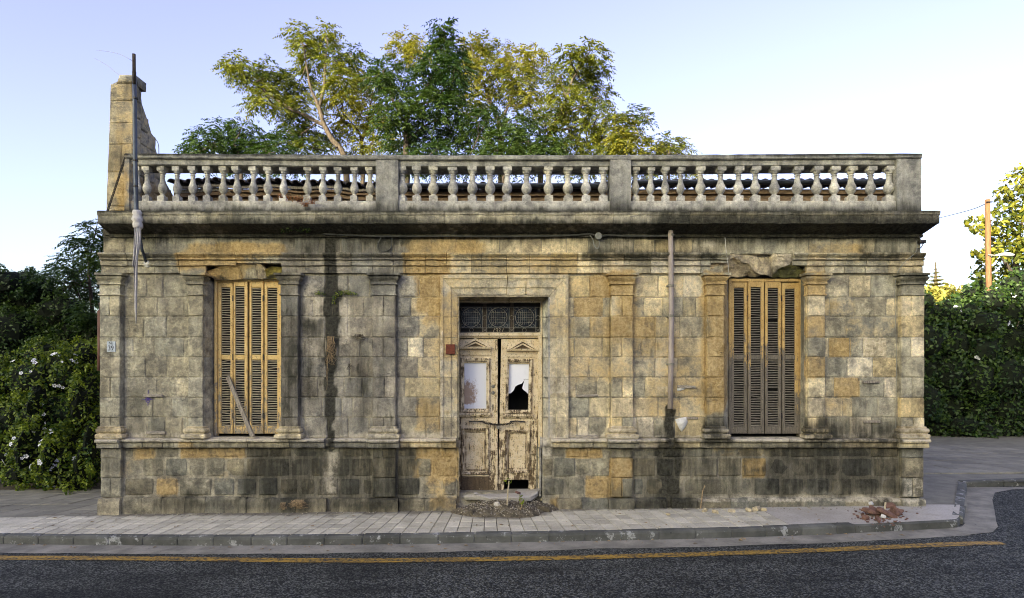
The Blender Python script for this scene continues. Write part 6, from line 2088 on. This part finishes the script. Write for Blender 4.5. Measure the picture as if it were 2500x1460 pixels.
bush('broadleaf_tree', 'golden sunlit tree behind the utility pole at the right edge', 'tree', 17.0,
     [(2480, 440, 34, 30), (2500, 500, 40, 40), (2450, 480, 22, 20), (2385, 545, 26, 18), (2410, 560, 24, 22), (2440, 560, 34, 30), (2480, 590, 46, 40), (2400, 620, 26, 26), (2440, 620, 40, 34), (2500, 650, 46, 46), (2395, 665, 28, 26), (2440, 680, 44, 36), (2490, 720, 46, 44), (2420, 730, 40, 30), (2540, 560, 50, 90), (2560, 680, 60, 90), (2460, 520, 30, 26)],
     'leaf_sun_yellow', 150, .26, (.42, .6), False, 0, stems=[([(2500, 1000), (2490, 760), (2480, 640), (2500, 520)], [.3, .22, .16, .05]), ([(2490, 700), (2430, 600), (2400, 550)], [.12, .07, .02])], inner=.3, crown='crown', spread=1.2)
bush('round_tree', 'dark round tree between the yellow trees and the utility pole', 'tree', 16.0,
     [(2365, 735, 34, 30), (2345, 755, 30, 26), (2385, 760, 30, 26), (2400, 700, 20, 22), (2375, 715, 22, 18)], 'leaf_hedge', 300, .2, (.5, .4), True, 0, crown='crown', stems=[([(2368, 960), (2368, 740)], [.16, .1])])
bush('yellow_tree', 'pale yellow round tree seen just right of the house', 'tree', 26.0,
     [(2265, 735, 30, 34), (2300, 730, 34, 30), (2330, 740, 30, 34), (2250, 770, 26, 30), (2290, 770, 44, 30), (2325, 770, 30, 30), (2275, 715, 22, 18), (2340, 715, 16, 18)],
     'leaf_far', 260, .34, (.5, .5), False, 0, crown='crown', inner=.3, stems=[([(2295, 950), (2295, 760)], [.25, .12])])
# conifer with tiers of upswept branches
cf = empty('conifer', (0, 0, 0), 'slim pale conifer with open tiers beyond the yellow tree', 'tree')
cy = 40.0
MB().tube([P(2285, 940, cy), P(2285, 720, cy), P(2284, 640, cy)], [.3, .2, .05], 6).build('trunk', 'bark', cf)
Vs, Ts = [], []
for k in range(9):
    py = 648 + k * 9.5
    rad = 4 + k * 2.9
    n = 18 + k * 5
    ang = rng.uniform(0, 2 * np.pi, n)
    t = 1 + cy / CAM_D
    base = np.tile(np.array(P(2284.5, py, cy)), (n, 1))
    dirs = np.stack([np.cos(ang), np.sin(ang), np.full(n, .25)], 1)
    V, T = frond_quads(base, dirs, np.full(n, rad / S * t), rng.normal(.35, .15, n), 8, .5, .30, .05)
    Vs.append(V)
    Ts.append(T)
quad_object('crown', np.concatenate(Vs), np.concatenate(Ts), 'leaf_far', cf)

up = empty('utility_pole', (0, 0, 0), 'orange-brown wooden utility pole with a lamp arm at the right', 'pole')
uy = 13.5
MB().tube([P(2418, 1000, uy), P(2416, 790, uy), P(2413, 640, uy), P(2411, 487, uy)], [.11, .105, .095, .085], 12).build('shaft', 'utility_pole', up, smooth=True)
MB().tube([P(2413, 622, uy - .1), P(2430, 624, uy - .3), P(2440, 622, uy - .5)], .03, 8).build('lamp_arm', 'iron', up)
p = P(2452, 621, uy - .6)
q = MB()
q.loft([[(p.x + u * .34, p.y + r * math.cos(k * math.pi / 6), p.z + r * .5 * math.sin(k * math.pi / 6) - u * u * .04) for k in range(12)] for u, r in ((-1, .02), (-.8, .07), (-.2, .12), (.5, .14), (.9, .1), (1, .02))])
q.build('lamp_head', 'petal', up, smooth=True)
for py in (495,):
    p = P(2411, py, uy)
    MB().box(p.x - .12, p.x + .10, p.y - .13, p.y - .09, p.z - .02, p.z + .02).build('cross_bracket', 'dark_iron', up)
wire('service_wire', [P(2411, 495, uy), P(2360, 515, 17), P(2240, 545, 26)], .018, 'faint service wire from the utility pole towards the house', 'wire')

# ------------------------------------------------------------------ weeds on the masonry
def tuft(name, label, cat, clusters, y, mat, n, size, tone, stems=0, stem_mat='dry', lw=.45):
    root = empty(name, (0, 0, 0), label, cat)
    Vs, Ts = [], []
    for px, py, rx, ry in clusters:
        r = np.array([rx / S, .06, ry / S])
        k = int(n * rx * ry / 100)
        p, d = ellipsoid_points(np.array((X(px), y, Zf(py))), r, k, .2)
        V, T = leaf_quads(p, unit(d + rng.normal(0, .6, (k, 3)) + np.array([0, -.4, .3])), size, tone[0] + rng.normal(0, tone[1], k), lw)
        Vs.append(V)
        Ts.append(T)
    quad_object('leaves', np.concatenate(Vs), np.concatenate(Ts), mat, root)
    if stems:
        mb = MB()
        for k in range(stems):
            px, py, rx, ry = random.choice(clusters)
            a = Vector((X(px + random.uniform(-.3, .3) * rx), y + .05, Zf(py + ry * .6)))
            b = a + Vector((random.uniform(-1, 1) * rx / S, -random.uniform(.0, .1), random.uniform(.4, 1.5) * ry / S))
            mb.tube([a, (a + b) / 2 + Vector((random.uniform(-.02, .02), -.03, .02)), b], [.004, .003, .0015], 4)
        mb.build('stems', stem_mat, root)['kind'] = 'stuff'
    return root


tuft('wall_weed', 'small green weed rooted in the joint left of the black drip stain', 'weed', [(782, 716, 9, 5), (790, 718, 8, 5), (775, 718, 6, 4)], -.03, 'leaf_hedge_bright', 60, .035, (.45, .3), 4)
tuft('wall_weed', 'bushy green weed rooted in the joint right of the black drip stain', 'weed', [(845, 714, 13, 7), (830, 718, 10, 6), (858, 717, 10, 4), (820, 728, 7, 6), (868, 718, 8, 3), (816, 738, 5, 7)], -.04, 'leaf_hedge_bright', 60, .036, (.5, .35), 8)
tuft('cornice_fern', 'dark green fern tuft hanging under the left half of the cornice', 'weed', [(740, 562, 16, 9), (760, 566, 10, 7), (715, 566, 8, 6), (700, 568, 6, 6)], -.16, 'leaf_dark', 60, .045, (.5, .4), 4, 'dry', .3)
tuft('dry_weed', 'rust-coloured dry weed growing between the left balusters', 'weed', [(735, 490, 22, 9), (765, 496, 14, 7), (710, 486, 10, 8), (690, 482, 8, 6), (750, 503, 16, 5)], -.10, 'dryleaf', 26, .03, (.5, .4), 70, 'dry_red')


def roots(name, label, px, py, w_, h_, n, y=-.05, mat='dry', r=.0045):
    mb = MB()
    for k in range(n):
        x_ = px + random.uniform(-.35, .35) * w_
        path = []
        m = 7
        L_ = random.uniform(.4, 1.0)
        for i in range(m):
            u = i / (m - 1)
            path.append((X(x_ + random.uniform(-.5, .5) * w_ * u), y - .03 * math.sin(u * 3) - random.uniform(0, .03), Zf(py + h_ * u * L_)))
        mb.tube(path, [r * (1 - .6 * i / m) for i in range(m)], 4)
    return tag(mb.build(name, mat), label, 'roots')


roots('dry_roots', 'tangle of pale dry roots hanging over the black drip stain', 811, 822, 22, 75, 26)
roots('dry_roots', 'single long dry stalk trailing below the tangle of roots', 803, 870, 4, 85, 4, r=.004)
roots('dry_roots', 'small spidery clump of dry roots beside the dark pilaster', 880, 817, 26, 16, 16, mat='bark')
roots('dry_roots', 'little dry sprig below the spidery root clump', 856, 888, 12, 16, 8, mat='bark')
roots('dry_grass', 'dry grass hanging over the foot course left of the drain slot', 735, 1216, 40, 22, 30, -.13)
roots('dry_grass', 'dry grass wisps on the foot course near the drain slot', 700, 1222, 16, 20, 12, -.13)

# seedlings growing out of the dirt heap
sp = empty('seedling', (0, 0, 0), 'pale upright seedling stalk with a few leaves in front of the door', 'plant')
a = Vector((X(1239), -.40, mound_z(X(1239), -.40) - .02))
top_ = a + Vector((.03, .02, .40))
MB().tube([a, a.lerp(top_, .5) + Vector((-.008, 0, 0)), top_], [.014, .013, .011], 7).build('stalk', 'chip', sp)
pp, dd = ellipsoid_points(np.array(top_), np.array([.07, .05, .05]), 16, .2)
V, T = leaf_quads(pp, unit(dd + rng.normal(0, .5, (16, 3))), .045, rng.normal(.6, .2, 16))
quad_object('leaves', V, T, 'leaf_hedge_bright', sp)
sp = empty('seedling', (0, 0, 0), 'thin bright green seedling right of the pale stalk', 'plant')
a = Vector((X(1268), -.46, mound_z(X(1268), -.46) - .02))
pts = [a, a + Vector((.035, .0, .09)), a + Vector((.01, 0, .17)), a + Vector((.0, .0, .28))]
MB().tube(pts, [.009, .007, .005, .003], 6).build('stalk', 'dry', sp)
pp = np.array([tuple(pts[1].lerp(pts[3], t) + Vector((random.uniform(-.03, .05), random.uniform(-.03, .03), 0))) for t in np.linspace(.1, .9, 22)])
V, T = leaf_quads(pp, unit(rng.normal(0, 1, (22, 3))), .05, rng.normal(.75, .2, 22))
quad_object('leaves', V, T, 'leaf_hedge_bright', sp)

# ------------------------------------------------------------------ unseen terrace added behind the camera: it keeps the low sun off the house front
ter = empty('added_sun_block', (0, 0, 0), 'plain rendered block added unseen behind the camera to shade the house front', 'sun blocker')
MB().box(-95, 60, -70, -60, -.6, 21.5).build('wall', 'terrace', ter)
MB().box(-95.3, 60.3, -70.3, -59.7, 21.5, 21.9).build('roof', 'tile', ter)
for k in range(26):
    for r in range(5):
        MB().box(-92 + k * 5.8, -90.4 + k * 5.8, -60.05, -59.98, 1.4 + r * 3.8, 3.3 + r * 3.8).build('window', 'dusty', ter)
